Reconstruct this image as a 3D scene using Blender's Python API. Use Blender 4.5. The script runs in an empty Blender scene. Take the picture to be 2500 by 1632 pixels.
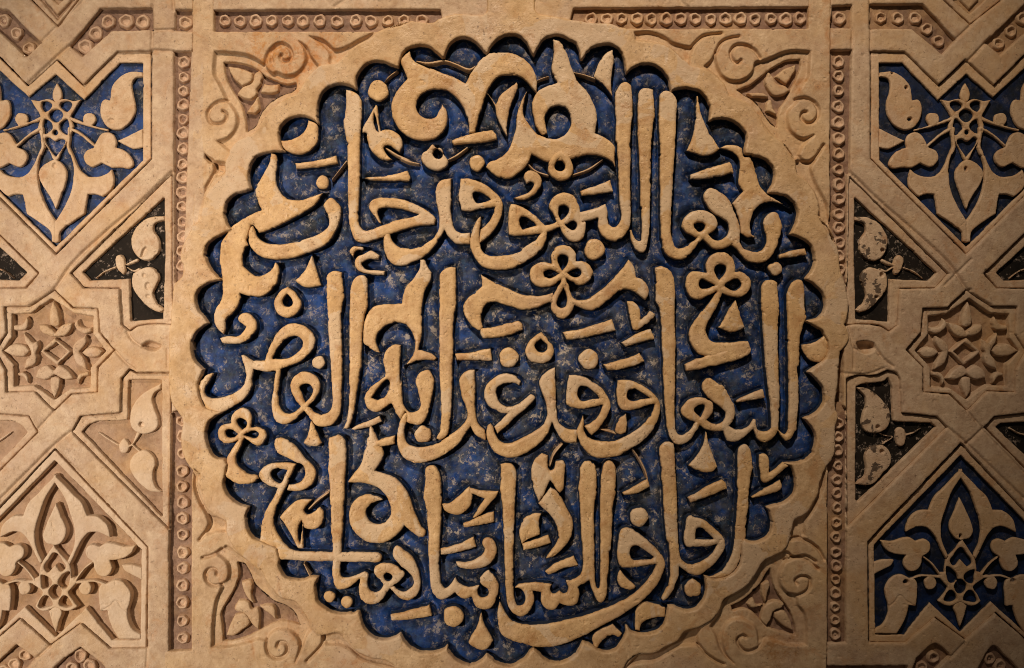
import bpy, math, random
import numpy as np
from mathutils import Vector

C = bpy.context.scene.collection
S = 0.0005            # metres per photo unit: the panel is about 1.25 m wide
CX, CY = 1250.0, 816.0
DIST = 2900.0         # camera distance in the same unit

# ------------------------------------------------------------------ camera
def W(x, y, z=0.0):
    """photo unit (x right, y down, z out of the wall) -> world metres"""
    return Vector(((x - CX) * S, -z * S, (CY - y) * S))

cam_data = bpy.data.cameras.new("camera")
cam = bpy.data.objects.new("camera", cam_data)
C.objects.link(cam)
cam.location = W(CX, CY, DIST)
cam.rotation_euler = (math.radians(90), 0, 0)
cam_data.sensor_fit = 'HORIZONTAL'
cam_data.sensor_width = 36.0
cam_data.lens = 36.0 * DIST / 2500.0
cam_data.clip_start = 0.05
cam_data.clip_end = 50.0
bpy.context.scene.camera = cam

# ------------------------------------------------------------------ world, lamps, exposure
world = bpy.data.worlds.new("World")
bpy.context.scene.world = world
world.use_nodes = True
wb = world.node_tree.nodes["Background"]
wb.inputs[0].default_value = (1.0, 0.80, 0.62, 1)
wb.inputs[1].default_value = 0.05

def spot(name, pos, target, radius, power, color, cone, blend):
    d = bpy.data.lights.new(name, 'SPOT')
    d.shadow_soft_size = radius * S; d.energy = power; d.color = color
    d.spot_size = math.radians(cone); d.spot_blend = blend
    o = bpy.data.objects.new(name, d); C.objects.link(o)
    o.location = W(*pos)
    o.rotation_euler = (W(*target) - W(*pos)).to_track_quat('-Z', 'Y').to_euler()
    return o
WARM = (1.0, 0.86, 0.70)
spot("spot_lamp", (-2000, 900, 3900), (-110, 1180, 0), 150, 250.0, WARM, 39.5, 1.0)
spot("ceiling_lamp", (700, -2700, 3400), (1240, -80, 0), 170, 240.0, (1.0, .83, .64), 41, 1.0)

vs = bpy.context.scene.view_settings
vs.view_transform = 'Standard'; vs.look = 'None'; vs.gamma = 1.0; vs.exposure = 0.0
vs.use_curve_mapping = False
bpy.context.scene.cycles.filter_width = 1.0

# ------------------------------------------------------------------ noise helpers
_rng = np.random.RandomState(7)
_tab = _rng.rand(256, 256)
def vnoise(x, y, scale, seed=0):
    x = x / scale + seed * 17.31; y = y / scale + seed * 41.77
    xi = np.floor(x).astype(int); yi = np.floor(y).astype(int)
    fx = x - xi; fy = y - yi
    fx = fx * fx * (3 - 2 * fx); fy = fy * fy * (3 - 2 * fy)
    a = _tab[xi & 255, yi & 255]; b = _tab[(xi + 1) & 255, yi & 255]
    c = _tab[xi & 255, (yi + 1) & 255]; d = _tab[(xi + 1) & 255, (yi + 1) & 255]
    return (a * (1 - fx) + b * fx) * (1 - fy) + (c * (1 - fx) + d * fx) * fy
def fbm(x, y, scale, seed=0, octs=3):
    s = 0; a = 1; n = 0
    for k in range(octs):
        s = s + a * (vnoise(x, y, scale / 2 ** k, seed + k * 5) - .5); n += a; a *= .5
    return s / n * 2

# ------------------------------------------------------------------ outlines
TILES = dict(A1=(500,50),A2=(900,50),A3=(1300,50),A4=(1600,50),
 B1=(450,350),B2=(800,350),B3=(1150,350),B4=(1550,350),
 C1=(450,600),C2=(800,600),C3=(1150,600),C4=(1550,600),
 D1=(450,850),D2=(800,850),D3=(1150,850),D4=(1550,850),
 E1=(450,1050),E2=(800,1050),E3=(1150,1050),E4=(1550,1050),
 F1=(700,1282),F2=(1150,1282),F3=(1500,1282),
 L1=(0,0),L2=(0,300),L3=(0,600),L4=(0,900),L5=(0,1200),L6=(0,1282),L7=(350,1282),
 R1=(2000,0),R2=(2000,300),R3=(2000,600),R4=(2000,900),R5=(2000,1200),R6=(2000,1282),
 Q1=(350,0),Q2=(750,0),Q3=(1250,0),Q4=(1650,0))
def tscale(t):
    return 1.0 if t == 'N' else (2.56 if t[0] == 'Q' else 4.44)
_cur = ['N']
def parse(s):
    out = []
    for tok in s.replace('(', ' ').replace(')', ' ').split():
        if tok[0] == '@':
            _cur[0] = tok[1:]; continue
        sharp = tok.endswith('*')
        v = [float(q) for q in tok.rstrip('*').split(',')]
        ox, oy = (0, 0) if _cur[0] == 'N' else TILES[_cur[0]]
        k = tscale(_cur[0])
        p = [ox + v[0] / k, oy + v[1] / k]
        out.append((p[0], p[1], (v[2] / k if len(v) > 2 else 0), sharp))
    return out
def curve(pts, closed=True, step=3.0):
    P = np.array([p[:3] for p in pts]); sh = [p[3] for p in pts]; n = len(P)
    res = []
    last = n if closed else n - 1
    def direc(i):
        a = P[(i - 1) % n] if closed or i > 0 else P[i]
        b = P[(i + 1) % n] if closed or i < n - 1 else P[i]
        d = (b - a)[:2]; l = np.hypot(*d)
        return d / l if l > 0 else d
    for i in range(last):
        a = P[i]; b = P[(i + 1) % n]; ch = (b - a)[:2]; L = np.hypot(*ch)
        if L < 1e-6: continue
        if sh[i] and sh[(i + 1) % n]:
            m0 = m1 = ch; k = max(1, int(L / 12))
        else:
            m0 = ch if sh[i] else direc(i) * L
            m1 = ch if sh[(i + 1) % n] else direc((i + 1) % n) * L
            k = max(2, int(L / step))
        t = np.arange(k) / k; t = t[:, None]
        h = (2*t**3-3*t**2+1)*a[:2] + (t**3-2*t**2+t)*m0 + (-2*t**3+3*t**2)*b[:2] + (t**3-t**2)*m1
        w = a[2] * (1 - t) + b[2] * t
        res.append(np.hstack([h, w]))
    if not closed: res.append(P[-1:])
    return np.vstack(res)
def shape(s):
    """'ring|hole ; ~stroke ; ...' -> list of ('poly',[rings]) / ('line',pts)"""
    _cur[0] = 'N'
    out = []
    for unit in s.split(';'):
        u = unit.strip()
        if not u: continue
        if u[0] == '~':
            out.append(('line', curve(parse(u[1:]), False)))
        elif u[0] == 'o':                       # 'o x,y rx ry'
            tk = u[1:].split()
            if tk[0][0] == '@': _cur[0] = tk[0][1:]; tk = tk[1:]
            k = tscale(_cur[0]); ox, oy = (0, 0) if _cur[0] == 'N' else TILES[_cur[0]]
            x, y = [float(q) for q in tk[0].split(',')]
            rx = float(tk[1]) / k; ry = float(tk[2]) / k if len(tk) > 2 else rx
            th = np.linspace(0, 2 * np.pi, 40, endpoint=False)
            wob = 1 + .035 * np.sin(3 * th + x) + .025 * np.sin(5 * th + y)
            out.append(('poly', [np.stack([ox + x / k + rx * wob * np.cos(th), oy + y / k + ry * wob * np.sin(th), 0 * th], 1)]))
        else:
            out.append(('poly', [curve(parse(r)) for r in u.split('|')]))
    return out
def xform(sh, f):
    r = []
    for kind, d in sh:
        def g(a):
            x, y = f(a[:, 0], a[:, 1]); return np.stack([x, y, a[:, 2]], 1)
        r.append((kind, g(d) if kind == 'line' else [g(q) for q in d]))
    return r
def mirror(sh, k, dy=0, sx=1):
    return xform(sh, lambda x, y: (k - x, y + dy))
def to_plane(sh, z):
    q = (DIST - z) / DIST
    return xform(sh, lambda x, y: (CX + (x - CX) * q, CY + (y - CY) * q))
def bbox(sh):
    a = np.vstack([d[:, :2] + s * d[:, 2:3] for k, d in sh if k == 'line' for s in (-1, 1)] +
                  [q[:, :2] for k, d in sh if k == 'poly' for q in d])
    return a[:, 0].min(), a[:, 1].min(), a[:, 0].max(), a[:, 1].max()
BAND = 22.0
def sdf(sh, X, Y, x0, y0, h):
    ny, nx = X.shape
    total = np.full((ny, nx), -BAND)
    for kind, d in sh:
        D = np.full((ny, nx), BAND)
        inside = np.zeros((ny, nx), bool)
        segs = []
        if kind == 'poly':
            for r in d:
                segs.append(np.hstack([r, np.roll(r, -1, 0)]))
        else:
            segs.append(np.hstack([d[:-1], d[1:]]))
        segs = np.vstack(segs)
        for ax, ay, aw, bx, by, bw in segs:
            m = BAND + max(aw, bw)
            i0 = max(0, int((min(ax, bx) - m - x0) / h)); i1 = min(nx, int((max(ax, bx) + m - x0) / h) + 2)
            j0 = max(0, int((min(ay, by) - m - y0) / h)); j1 = min(ny, int((max(ay, by) + m - y0) / h) + 2)
            if i0 < i1 and j0 < j1:
                x = X[j0:j1, i0:i1]; y = Y[j0:j1, i0:i1]
                dx = bx - ax; dy = by - ay; L2 = dx * dx + dy * dy + 1e-12
                t = np.clip(((x - ax) * dx + (y - ay) * dy) / L2, 0, 1)
                q = np.hypot(x - ax - t * dx, y - ay - t * dy) - (aw + (bw - aw) * t)
                D[j0:j1, i0:i1] = np.minimum(D[j0:j1, i0:i1], q)
            if kind == 'poly' and ay != by:
                lo, hi = (ay, by) if ay < by else (by, ay)
                r0 = max(0, int(math.ceil((lo - y0) / h))); r1 = min(ny - 1, int(math.ceil((hi - y0) / h)) - 1)
                if r1 >= r0:
                    rows = np.arange(r0, r1 + 1)
                    xc = ax + (y0 + rows * h - ay) / (by - ay) * (bx - ax)
                    ci = np.clip(np.ceil((xc - x0) / h).astype(int), 0, nx)
                    for rr, c in zip(rows, ci):
                        inside[rr, c:] ^= True
        v = np.where(inside, D, -D) if kind == 'poly' else -D
        total = np.maximum(total, v)
    return total
def sstep(t):
    t = np.clip(t, 0, 1); return t * t * (3 - 2 * t)

# ------------------------------------------------------------------ objects
def put(o, parent=None):
    C.objects.link(o)
    if parent: o.parent = parent
    return o
def tag(o, label=None, cat=None, group=None, kind=None):
    if label: o['label'] = label
    if cat: o['category'] = cat
    if group: o['group'] = group
    if kind: o['kind'] = kind
    return o
def thing(name, label, cat, x, y, group=None):
    o = bpy.data.objects.new(name, None)
    o.location = W(x, y, -30); o.empty_display_size = .02
    tag(o, label, cat, group)
    return put(o)
def grid_mesh(name, X, Y, Z, keep, mat, parent):
    ny, nx = X.shape
    cell = keep[:-1, :-1] & keep[1:, :-1] & keep[:-1, 1:] & keep[1:, 1:]
    used = np.zeros((ny, nx), bool)
    used[:-1, :-1] |= cell; used[1:, :-1] |= cell; used[:-1, 1:] |= cell; used[1:, 1:] |= cell
    idx = np.full((ny, nx), -1); n = used.sum()
    if n == 0: return None
    idx[used] = np.arange(n)
    org = parent.location.copy() if parent else Vector((0, 0, 0))
    if parent and parent.parent: org += parent.parent.location
    co = np.stack([(X[used] - CX) * S - org.x, -Z[used] * S - org.y, (CY - Y[used]) * S - org.z], 1)
    j, i = np.nonzero(cell)
    quads = np.stack([idx[j, i], idx[j + 1, i], idx[j + 1, i + 1], idx[j, i + 1]], 1).astype(np.int32)
    me = bpy.data.meshes.new(name)
    me.vertices.add(n); me.vertices.foreach_set('co', co.astype(np.float32).ravel())
    q = len(quads)
    me.loops.add(q * 4); me.loops.foreach_set('vertex_index', quads.ravel())
    me.polygons.add(q)
    me.polygons.foreach_set('loop_start', (np.arange(q) * 4).astype(np.int32))
    me.polygons.foreach_set('use_smooth', np.ones(q, bool))
    me.update(calc_edges=True)
    me.materials.append(mat)
    return put(bpy.data.objects.new(name, me), parent)
_seed = [0]
def relief(name, sh, top, base, mat, parent=None, h=1.8, wall=3.2, rnd=5.0, drop=1.7, grow=0.0,
           edge=.8, und=.9, pits=1.0, carve=(), dome=0.0, comp=True, tilt=0.0):
    """a carved piece: flat, slightly uneven face with worn edges and drafted sides"""
    if isinstance(sh, str): sh = shape(sh)
    if comp: sh = to_plane(sh, top)
    _seed[0] += 1; sd = _seed[0]
    x0, y0, x1, y1 = bbox(sh)
    m = wall + grow + 3 * h
    x0 -= m; y0 -= m; x1 += m; y1 += m
    nx = int((x1 - x0) / h) + 2; ny = int((y1 - y0) / h) + 2
    X, Y = np.meshgrid(x0 + np.arange(nx) * h, y0 + np.arange(ny) * h)
    d = sdf(sh, X, Y, x0, y0, h) + grow
    d = d + edge * (1.3 * fbm(X, Y, 26, 3) + .6 * fbm(X, Y, 7, 4, 2))
    chip = np.clip(vnoise(X, Y, 13, 9) - .80, 0, 1) * 5
    d = d - edge * chip * 3 * np.exp(-np.clip(d, 0, 20) / 3)
    t = sstep((d + wall - 1) / wall)
    z = top + und * (1.1 * fbm(X, Y, 70, sd % 13, 2) + .45 * fbm(X, Y, 17, 2, 2))
    if tilt:
        rr = random.Random(sd)
        z = z + (X - (x0 + x1) / 2) * rr.uniform(-tilt, tilt) + (Y - (y0 + y1) / 2) * rr.uniform(-tilt, tilt)
    z = z - drop * np.clip(1 - (d - 0) / rnd, 0, 1) ** 2
    if dome: z = z + dome * np.clip(d / 16.0, 0, 1) ** .7
    z = z - pits * np.clip(vnoise(X, Y, 5.5, 21) - .86, 0, 1) * 14
    for csh, dep, soft, gr in carve:
        csh = to_plane(csh, top) if comp else csh
        bb = bbox(csh)
        if bb[2] < x0 or bb[0] > x1 or bb[3] < y0 or bb[1] > y1: continue
        cd = gr + sdf(csh, X, Y, x0, y0, h) + .6 * fbm(X, Y, 12, 6, 2)
        z = z - dep * sstep((cd + soft * .5) / soft)
    z = base + (z - base) * t
    keep = d > -wall - 1.0 * h
    return grid_mesh(name, X, Y, z, keep, mat, parent)
def ground(name, sh, z, mat, parent=None, h=4.0, grow=5.0, und=1.6, rough=.5, around=None, trench=0.0):
    if isinstance(sh, str): sh = shape(sh)
    sh = to_plane(sh, z)
    x0, y0, x1, y1 = bbox(sh)
    x0 -= 12; y0 -= 12; x1 += 12; y1 += 12
    nx = int((x1 - x0) / h) + 2; ny = int((y1 - y0) / h) + 2
    X, Y = np.meshgrid(x0 + np.arange(nx) * h, y0 + np.arange(ny) * h)
    d = sdf(sh, X, Y, x0, y0, h) + grow
    Z = z + und * fbm(X, Y, 60, 3, 3) + rough * fbm(X, Y, 12, 8, 2)
    if around is not None:        # cut deeper beside the raised pieces, left higher in the open parts
        a = -sdf(around, X, Y, x0, y0, h)
        Z = Z + 2.0 - trench * np.exp(-np.clip(a - 3, 0, 40) / 8.5)
    return grid_mesh(name, X, Y, Z, d > -.2 * h, mat, parent)

# ------------------------------------------------------------------ materials
def nodes(name):
    m = bpy.data.materials.new(name); m.use_nodes = True
    nt = m.node_tree; b = nt.nodes['Principled BSDF']
    geo = nt.nodes.new('ShaderNodeNewGeometry')
    sc = nt.nodes.new('ShaderNodeVectorMath'); sc.operation = 'SCALE'
    sc.inputs['Scale'].default_value = 1 / (S * 100)      # 1 texture unit = 100 photo units
    nt.links.new(geo.outputs['Position'], sc.inputs[0])
    return m, nt, b, sc.outputs[0], geo
def noise(nt, vec, scale, detail=4, rough=.55, dist=0.0, off=0.0):
    n = nt.nodes.new('ShaderNodeTexNoise')
    n.inputs['Scale'].default_value = scale; n.inputs['Detail'].default_value = detail
    n.inputs['Roughness'].default_value = rough; n.inputs['Distortion'].default_value = dist
    if off:
        a = nt.nodes.new('ShaderNodeVectorMath'); a.operation = 'ADD'; a.inputs[1].default_value = (off, off * .7, off * 1.3)
        nt.links.new(vec, a.inputs[0]); vec = a.outputs[0]
    nt.links.new(vec, n.inputs['Vector'])
    return n.outputs['Fac']
def ramp(nt, fac, stops):
    r = nt.nodes.new('ShaderNodeValToRGB')
    e = r.color_ramp.elements
    while len(e) < len(stops): e.new(.5)
    for k, (p, c) in enumerate(stops):
        e[k].position = p
        e[k].color = (c, c, c, 1) if isinstance(c, (int, float)) else (*c, 1)
    nt.links.new(fac, r.inputs[0]); return r.outputs[0]
def mix(nt, fac, a, b, mode='MIX'):
    n = nt.nodes.new('ShaderNodeMix'); n.data_type = 'RGBA'; n.blend_type = mode
    for sock, v in ((n.inputs[0], fac), (n.inputs[6], a), (n.inputs[7], b)):
        if isinstance(v, (int, float)): sock.default_value = v
        elif isinstance(v, tuple): sock.default_value = (*v, 1)
        else: nt.links.new(v, sock)
    return n.outputs[2]
def mth(nt, op, a, b=None):
    n = nt.nodes.new('ShaderNodeMath'); n.operation = op; n.use_clamp = op in ('MULTIPLY', 'ADD') and False
    for k, v in enumerate((a, b)):
        if v is None: continue
        if isinstance(v, (int, float)): n.inputs[k].default_value = v
        else: nt.links.new(v, n.inputs[k])
    return n.outputs[0]
def bump(nt, b, hs, dist=.0006):
    prev = None
    for hgt, st in hs:
        n = nt.nodes.new('ShaderNodeBump'); n.inputs['Strength'].default_value = st; n.inputs['Distance'].default_value = dist
        nt.links.new(hgt, n.inputs['Height'])
        if prev: nt.links.new(prev, n.inputs['Normal'])
        prev = n.outputs[0]
    nt.links.new(prev, b.inputs['Normal'])
def blue_layers(nt, v, worn=1.0, deep=1.0):
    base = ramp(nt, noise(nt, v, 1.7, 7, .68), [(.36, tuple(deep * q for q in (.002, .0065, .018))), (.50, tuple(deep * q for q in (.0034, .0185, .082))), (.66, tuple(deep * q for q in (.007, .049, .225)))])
    zone = ramp(nt, noise(nt, v, .42, 2, .5, 0, 9.0), [(.36, 0.0), (.60, 1.0)])
    # the paint is most rubbed off in the middle of the medallion
    d = nt.nodes.new('ShaderNodeVectorMath'); d.operation = 'DISTANCE'; d.inputs[1].default_value = (.9, 0, -1.9)
    nt.links.new(v, d.inputs[0])
    mid = nt.nodes.new('ShaderNodeMapRange'); mid.inputs[1].default_value = 1.5; mid.inputs[2].default_value = 6.5
    mid.inputs[3].default_value = 1.0; mid.inputs[4].default_value = 0.0
    nt.links.new(d.outputs['Value'], mid.inputs[0])
    rub = mth(nt, 'MULTIPLY', mth(nt, 'ADD', mth(nt, 'MULTIPLY', zone, .32), mth(nt, 'MULTIPLY', mid.outputs[0], .55)), worn)
    veil = ramp(nt, noise(nt, v, 2.6, 10, .78, .2, 3.1), [(.44, 0.0), (.58, .85)])
    c = mix(nt, mth(nt, 'MULTIPLY', veil, mth(nt, 'ADD', mth(nt, 'MULTIPLY', rub, .85), .08)), base, (.098, .099, .098))
    sm = ramp(nt, noise(nt, v, 5.5, 9, .78, .3, 14.0), [(.50, 0.0), (.60, .65)])
    c = mix(nt, mth(nt, 'MULTIPLY', sm, .6 * worn), c, (.038, .085, .165))
    patch = ramp(nt, noise(nt, v, 5.2, 11, .82, .25, 6.2), [(.54, 0.0), (.575, 1.0)])
    pf = mth(nt, 'MULTIPLY', patch, mth(nt, 'ADD', mth(nt, 'MULTIPLY', rub, .8), .30 * worn))
    c = mix(nt, pf, c, (.40, .34, .29))
    return c
def plaster(name, lo, mid, hi, stain=(.30, .145, .055), stain_amt=.55, speck=.7, gloss=.5, paint_shade=None, wear=0.0, repair=None, spot_stain=()):
    m, nt, b, v, geo = nodes(name)
    col = ramp(nt, noise(nt, v, 1.1, 8, .70, .3), [(.34, lo), (.50, mid), (.64, hi)])
    col = mix(nt, .5, col, ramp(nt, noise(nt, v, 5.5, 9, .76, .3, 2.0), [(.38, lo), (.62, hi)]))
    pink = ramp(nt, noise(nt, v, .8, 3, .5, .2, 12.5), [(.50, 0.0), (.70, .35)])
    col = mix(nt, pink, col, (.46, .30, .21))
    och = ramp(nt, noise(nt, v, .55, 5, .6, .5, 61.0), [(.50, 0.0), (.66, .42)])
    col = mix(nt, och, col, (.52, .31, .125))
    if repair:       # pale new plaster with a hard edge, as on mended letters
        rp = ramp(nt, noise(nt, v, .62, 4, .55, .6, 27.0), [(.535, 0.0), (.548, .85)])
        col = mix(nt, rp, col, repair)
    st = ramp(nt, noise(nt, v, 1.9, 9, .74, .7, 5.5), [(.53, 0.0), (.68, stain_amt)])
    col = mix(nt, st, col, stain)
    for px_, py_, rad, cc in spot_stain:       # single stains
        dd = nt.nodes.new('ShaderNodeVectorMath'); dd.operation = 'DISTANCE'
        dd.inputs[1].default_value = ((px_ - CX) / 100, 0, (CY - py_) / 100); nt.links.new(v, dd.inputs[0])
        q = mth(nt, 'SUBTRACT', dd.outputs['Value'], mth(nt, 'MULTIPLY', noise(nt, v, 3.2, 8, .75, .4, 40.0), rad / 100 * 3.0))
        qm = nt.nodes.new('ShaderNodeMapRange'); qm.inputs[1].default_value = -rad / 100 * .25; qm.inputs[2].default_value = -rad / 100 * .95
        nt.links.new(q, qm.inputs[0])
        gr = ramp(nt, noise(nt, v, 4.5, 9, .78, .3, 44.0), [(.44, .10), (.58, 1.0)])
        col = mix(nt, mth(nt, 'MULTIPLY', mth(nt, 'MULTIPLY', qm.outputs[0], gr), .75), col, cc)
    sp = ramp(nt, noise(nt, v, 13, 6, .74, .3, 8.8), [(.575, 0.0), (.64, speck)])
    gate = ramp(nt, noise(nt, v, 1.5, 4, .6, 0, 15.2), [(.44, .10), (.60, 1.0)])
    col = mix(nt, mth(nt, 'MULTIPLY', sp, gate), col, (.10, .05, .022))
    dk = ramp(nt, noise(nt, v, 38, 2, .5, 0, 4.4), [(.665, 0.0), (.70, speck * .8)])
    col = mix(nt, mth(nt, 'MULTIPLY', dk, ramp(nt, noise(nt, v, 1.1, 4, .6, 0, 51.0), [(.40, .12), (.62, 1.0)])), col, (.06, .035, .02))
    if wear:
        wr = ramp(nt, noise(nt, v, 3.6, 6, .62, .2, 21.0), [(.55, 0.0), (.575, wear)])
        col = mix(nt, wr, col, (.05, .028, .016))
    if paint_shade:      # the ground's paint on the sides, darkened to put shade round the pieces
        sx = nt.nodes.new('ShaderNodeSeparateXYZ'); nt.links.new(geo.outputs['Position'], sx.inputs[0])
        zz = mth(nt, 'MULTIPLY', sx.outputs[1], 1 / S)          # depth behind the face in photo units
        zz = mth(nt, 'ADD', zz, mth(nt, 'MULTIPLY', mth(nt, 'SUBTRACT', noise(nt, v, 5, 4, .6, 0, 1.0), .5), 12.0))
        mr = nt.nodes.new('ShaderNodeMapRange'); mr.inputs[1].default_value = paint_shade; mr.inputs[2].default_value = paint_shade + 3.5
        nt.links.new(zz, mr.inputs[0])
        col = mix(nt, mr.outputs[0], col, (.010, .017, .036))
    nt.links.new(col, b.inputs['Base Color'])
    rg = ramp(nt, noise(nt, v, 2.3, 5, .6, 0, 31.0), [(.38, gloss), (.62, .80)])
    nt.links.new(rg, b.inputs['Roughness'])
    b.inputs['Specular IOR Level'].default_value = .45
    bump(nt, b, [(noise(nt, v, 3.0, 7, .66, .4, 7.0), .55), (noise(nt, v, 14, 6, .7, .3, 1.5), .50), (noise(nt, v, 45, 3, .6), .22)], .0013)
    return m
def blue(name, worn=1.0, deep=1.0):
    m, nt, b, v, geo = nodes(name)
    nt.links.new(blue_layers(nt, v, worn, deep), b.inputs['Base Color'])
    b.inputs['Roughness'].default_value = .6
    b.inputs['Specular IOR Level'].default_value = .25
    bump(nt, b, [(noise(nt, v, 4.4, 10, .78, .25, 6.2), .5), (noise(nt, v, 22, 4, .65), .4)], .0011)
    return m
def black(name):
    m, nt, b, v, geo = nodes(name)
    c = ramp(nt, noise(nt, v, 2.0, 4, .6), [(.3, (.006, .005, .004)), (.7, (.017, .012, .009))])
    p = ramp(nt, noise(nt, v, 8.5, 7, .75, .3, 3.0), [(.56, 0.0), (.61, .9)])
    g = ramp(nt, noise(nt, v, 1.3, 2, .5, 0, 8.0), [(.40, .05), (.58, 1.0)])
    c = mix(nt, mth(nt, 'MULTIPLY', p, g), c, (.30, .235, .19))
    nt.links.new(c, b.inputs['Base Color']); b.inputs['Roughness'].default_value = .8; b.inputs['Specular IOR Level'].default_value = .15
    bump(nt, b, [(noise(nt, v, 9, 7, .7, .3, 3.0), .5)], .001)
    return m
# ------------------------------------------------------------------ the medallion, traced piece by piece
RIM_IN = """@A2 318,505* 345,390 400,312 520,262 640,275 740,335 800,392* 815,388* 840,310 900,222 990,180 1090,187 1180,245 1240,312 1280,352*
 1310,290 1370,212 1460,157 1560,140 1650,170 1720,245 1760,330 1790,370* 1830,290 1890,205 1980,157 @A3 304,150 390,190 470,235 505,310 525,415* 540,415*
 570,370 640,292 740,252 850,247 940,305 1000,400 1012,500 1020,575* 1060,530 1130,482 1230,460 1330,478 1410,532 1470,612 1492,690 1510,770*
 1545,742 1620,725 1720,727 1820,762 1890,842 1930,930 1932,1010 1920,1082* @A4 600,1085* 650,1062 740,1052 830,1075 920,1132 980,1205 990,1300 975,1400 @B4 1200,112*
 1270,122 1380,142 1470,212 1522,320 1512,420 1470,500 1458,532* 1540,537 1640,562 1720,625 1772,720 1772,820 1732,910 1690,982* 1760,1002 1850,1042 1920,1112 1955,1210 1955,1310 1910,1400 1860,1460*
 @C4 1862,366* 1960,422 2040,512 2075,620 2050,722 1980,790 1862,818* 1900,840 1990,892 2060,960 2102,1060 2105,1150 2060,1240 1980,1302 1890,1368*
 @D4 1890,266* 1960,322 2030,402 2060,490 2060,590 2010,670 1930,732 1840,766* 1870,792 1930,862 1970,960 1960,1070 1910,1170 1830,1225 1720,1250 1620,1255*
 @E4 1620,365 1700,385* 1740,470 1750,570 1740,680 1690,750 1600,800 1500,825 1438,845* 1470,890 1495,980 1490,1080 1450,1160 1370,1212 1270,1225 1190,1195*
 @F3 1390,215* 1370,430 1260,552 1110,596 985,562* 992,610 1000,700 985,800 940,870 880,920 790,936 700,920 640,890 590,887* 575,980 550,1070 480,1150 380,1190 270,1190 180,1160 135,1110*
 @F2 1682,1180 1640,1270 1570,1360 1480,1390 1390,1370 1300,1312 1215,1277* 1180,1350 1110,1440 1000,1495 890,1500 790,1460 720,1382 680,1347* 640,1380 590,1450 500,1510 390,1540 290,1510 220,1460 170,1420*
 @F1 2120,1470 2030,1520 1930,1520 1830,1470 1770,1400 1740,1318* 1690,1360 1590,1390 1460,1390 1350,1350 1270,1270 1228,1192* 1170,1230 1090,1255 990,1245 890,1190 820,1100 790,1000 772,950*
 700,962 600,975 490,955 400,900 325,830 300,730 310,640 332,572* 260,570 170,600 60,600 -20,570 @L7 1490,520 1455,450 1460,388*
 @E1 1000,1290* 820,1212* 740,1180 680,1090 655,990 665,900 685,842* 600,820 520,770 450,690 415,590 420,530 440,450 462,380* 430,322* 350,310 270,240 225,120 215,20 @D1 220,900 260,800 330,738 390,702*
 230,655* 170,560 140,450 140,370 170,300 200,232* @C1 190,1340* 100,1240 70,1130 75,1030 130,930 200,872 252,842* 200,770 140,700 110,600 125,500 190,432 280,390 388,368*
 @B1 388,1462* 350,1440 290,1380 240,1290 215,1190 230,1110 290,1040 360,1002 505,935* 450,870 425,780 430,690 470,600 550,542 640,517 708,490* 690,400 690,310 720,210 790,130 880,92 960,85 1080,77*
 @A1 840,1410* 810,1340 795,1240 830,1130 920,1055 1030,1030 1130,1050 1200,1090 1228,1122* 1212,1000 1220,880 1270,770 1360,702 1460,680 1560,700 1640,742* 1635,640 1660,560 1730,482 1830,435 1930,435 2020,470"""
RIM_OUT = """@A1 2220,5 2050,50 1870,120 1780,190 1640,270 1530,350 1440,450 1250,480 1190,530 1080,650 1010,770 870,850 740,940 640,1040 560,1190 440,1260 340,1310 265,1402*
 @B1 480,120 440,215 435,320 300,475 220,580 190,700 160,830 100,880 @L2 2080,1100 2030,1230 1960,1390 1960,1500 @L3 1990,210 1960,330 1880,440 1860,600 1850,780 1830,1000 1830,1250
 @L4 1832,260 1870,400 1980,560 1960,720 1962,850 2010,1000 2080,1100 2160,1150
 @E1 105,430 160,480 170,600 210,760 275,890 400,970 445,1005 455,1100 480,1180 560,1310 680,1420 820,1520
 @L7 1250,440 1315,570 1390,690 1480,790 1630,832 1720,930 1820,1130* 1880,1185 1950,1195 2080,1172 2160,1195 @F1 600,1222 690,1310 780,1390 900,1440 1080,1480 1170,1545 @N 960,1680* 1525,1680*
 @F3 105,1554 250,1412 420,1400 560,1330 680,1262 770,1160 930,1110 1050,1040 1130,950 1200,805 1330,740 1460,642 1530,540 1620,395 1720,345 1850,272 1900,180 1925,60
 @E4 1690,1170 1710,1060 1740,972 1850,915 1900,850 1990,700 2010,560 2080,400 2135,325 2170,230 2180,60 @D4 2180,840 2210,740 @N 2040,1000 2045,940 2052,860* @R3 330,1010 300,900 285,850* 310,740 320,650 310,550 280,400 230,250 215,100
 @R2 212,1400 165,1240 100,1115 0,1010 @B4 2190,1110 2150,1000 2080,900 2010,820 2000,680 1960,540 1860,402 1760,330 1740,200 1700,90 1620,0
 @A4 1510,1520 1450,1400 1380,1320 1290,1250 1210,1190 1150,1060 1090,980 980,880 800,812* 750,690 660,600 540,520 385,492* 340,450 270,390
 @A3 1480,290 1300,230 1120,210* 1050,110 930,60 820,30 650,25 @Q3 170,86* 148,60 145,0 @N 1306,-30* 1187,-30* @Q2 1122,60 1100,95* 920,90 830,112 780,140 650,130 590,140 510,175"""

MED = []
def add(name, s, top=0.0, **kw): MED.append((name, s, top, kw))
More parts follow.
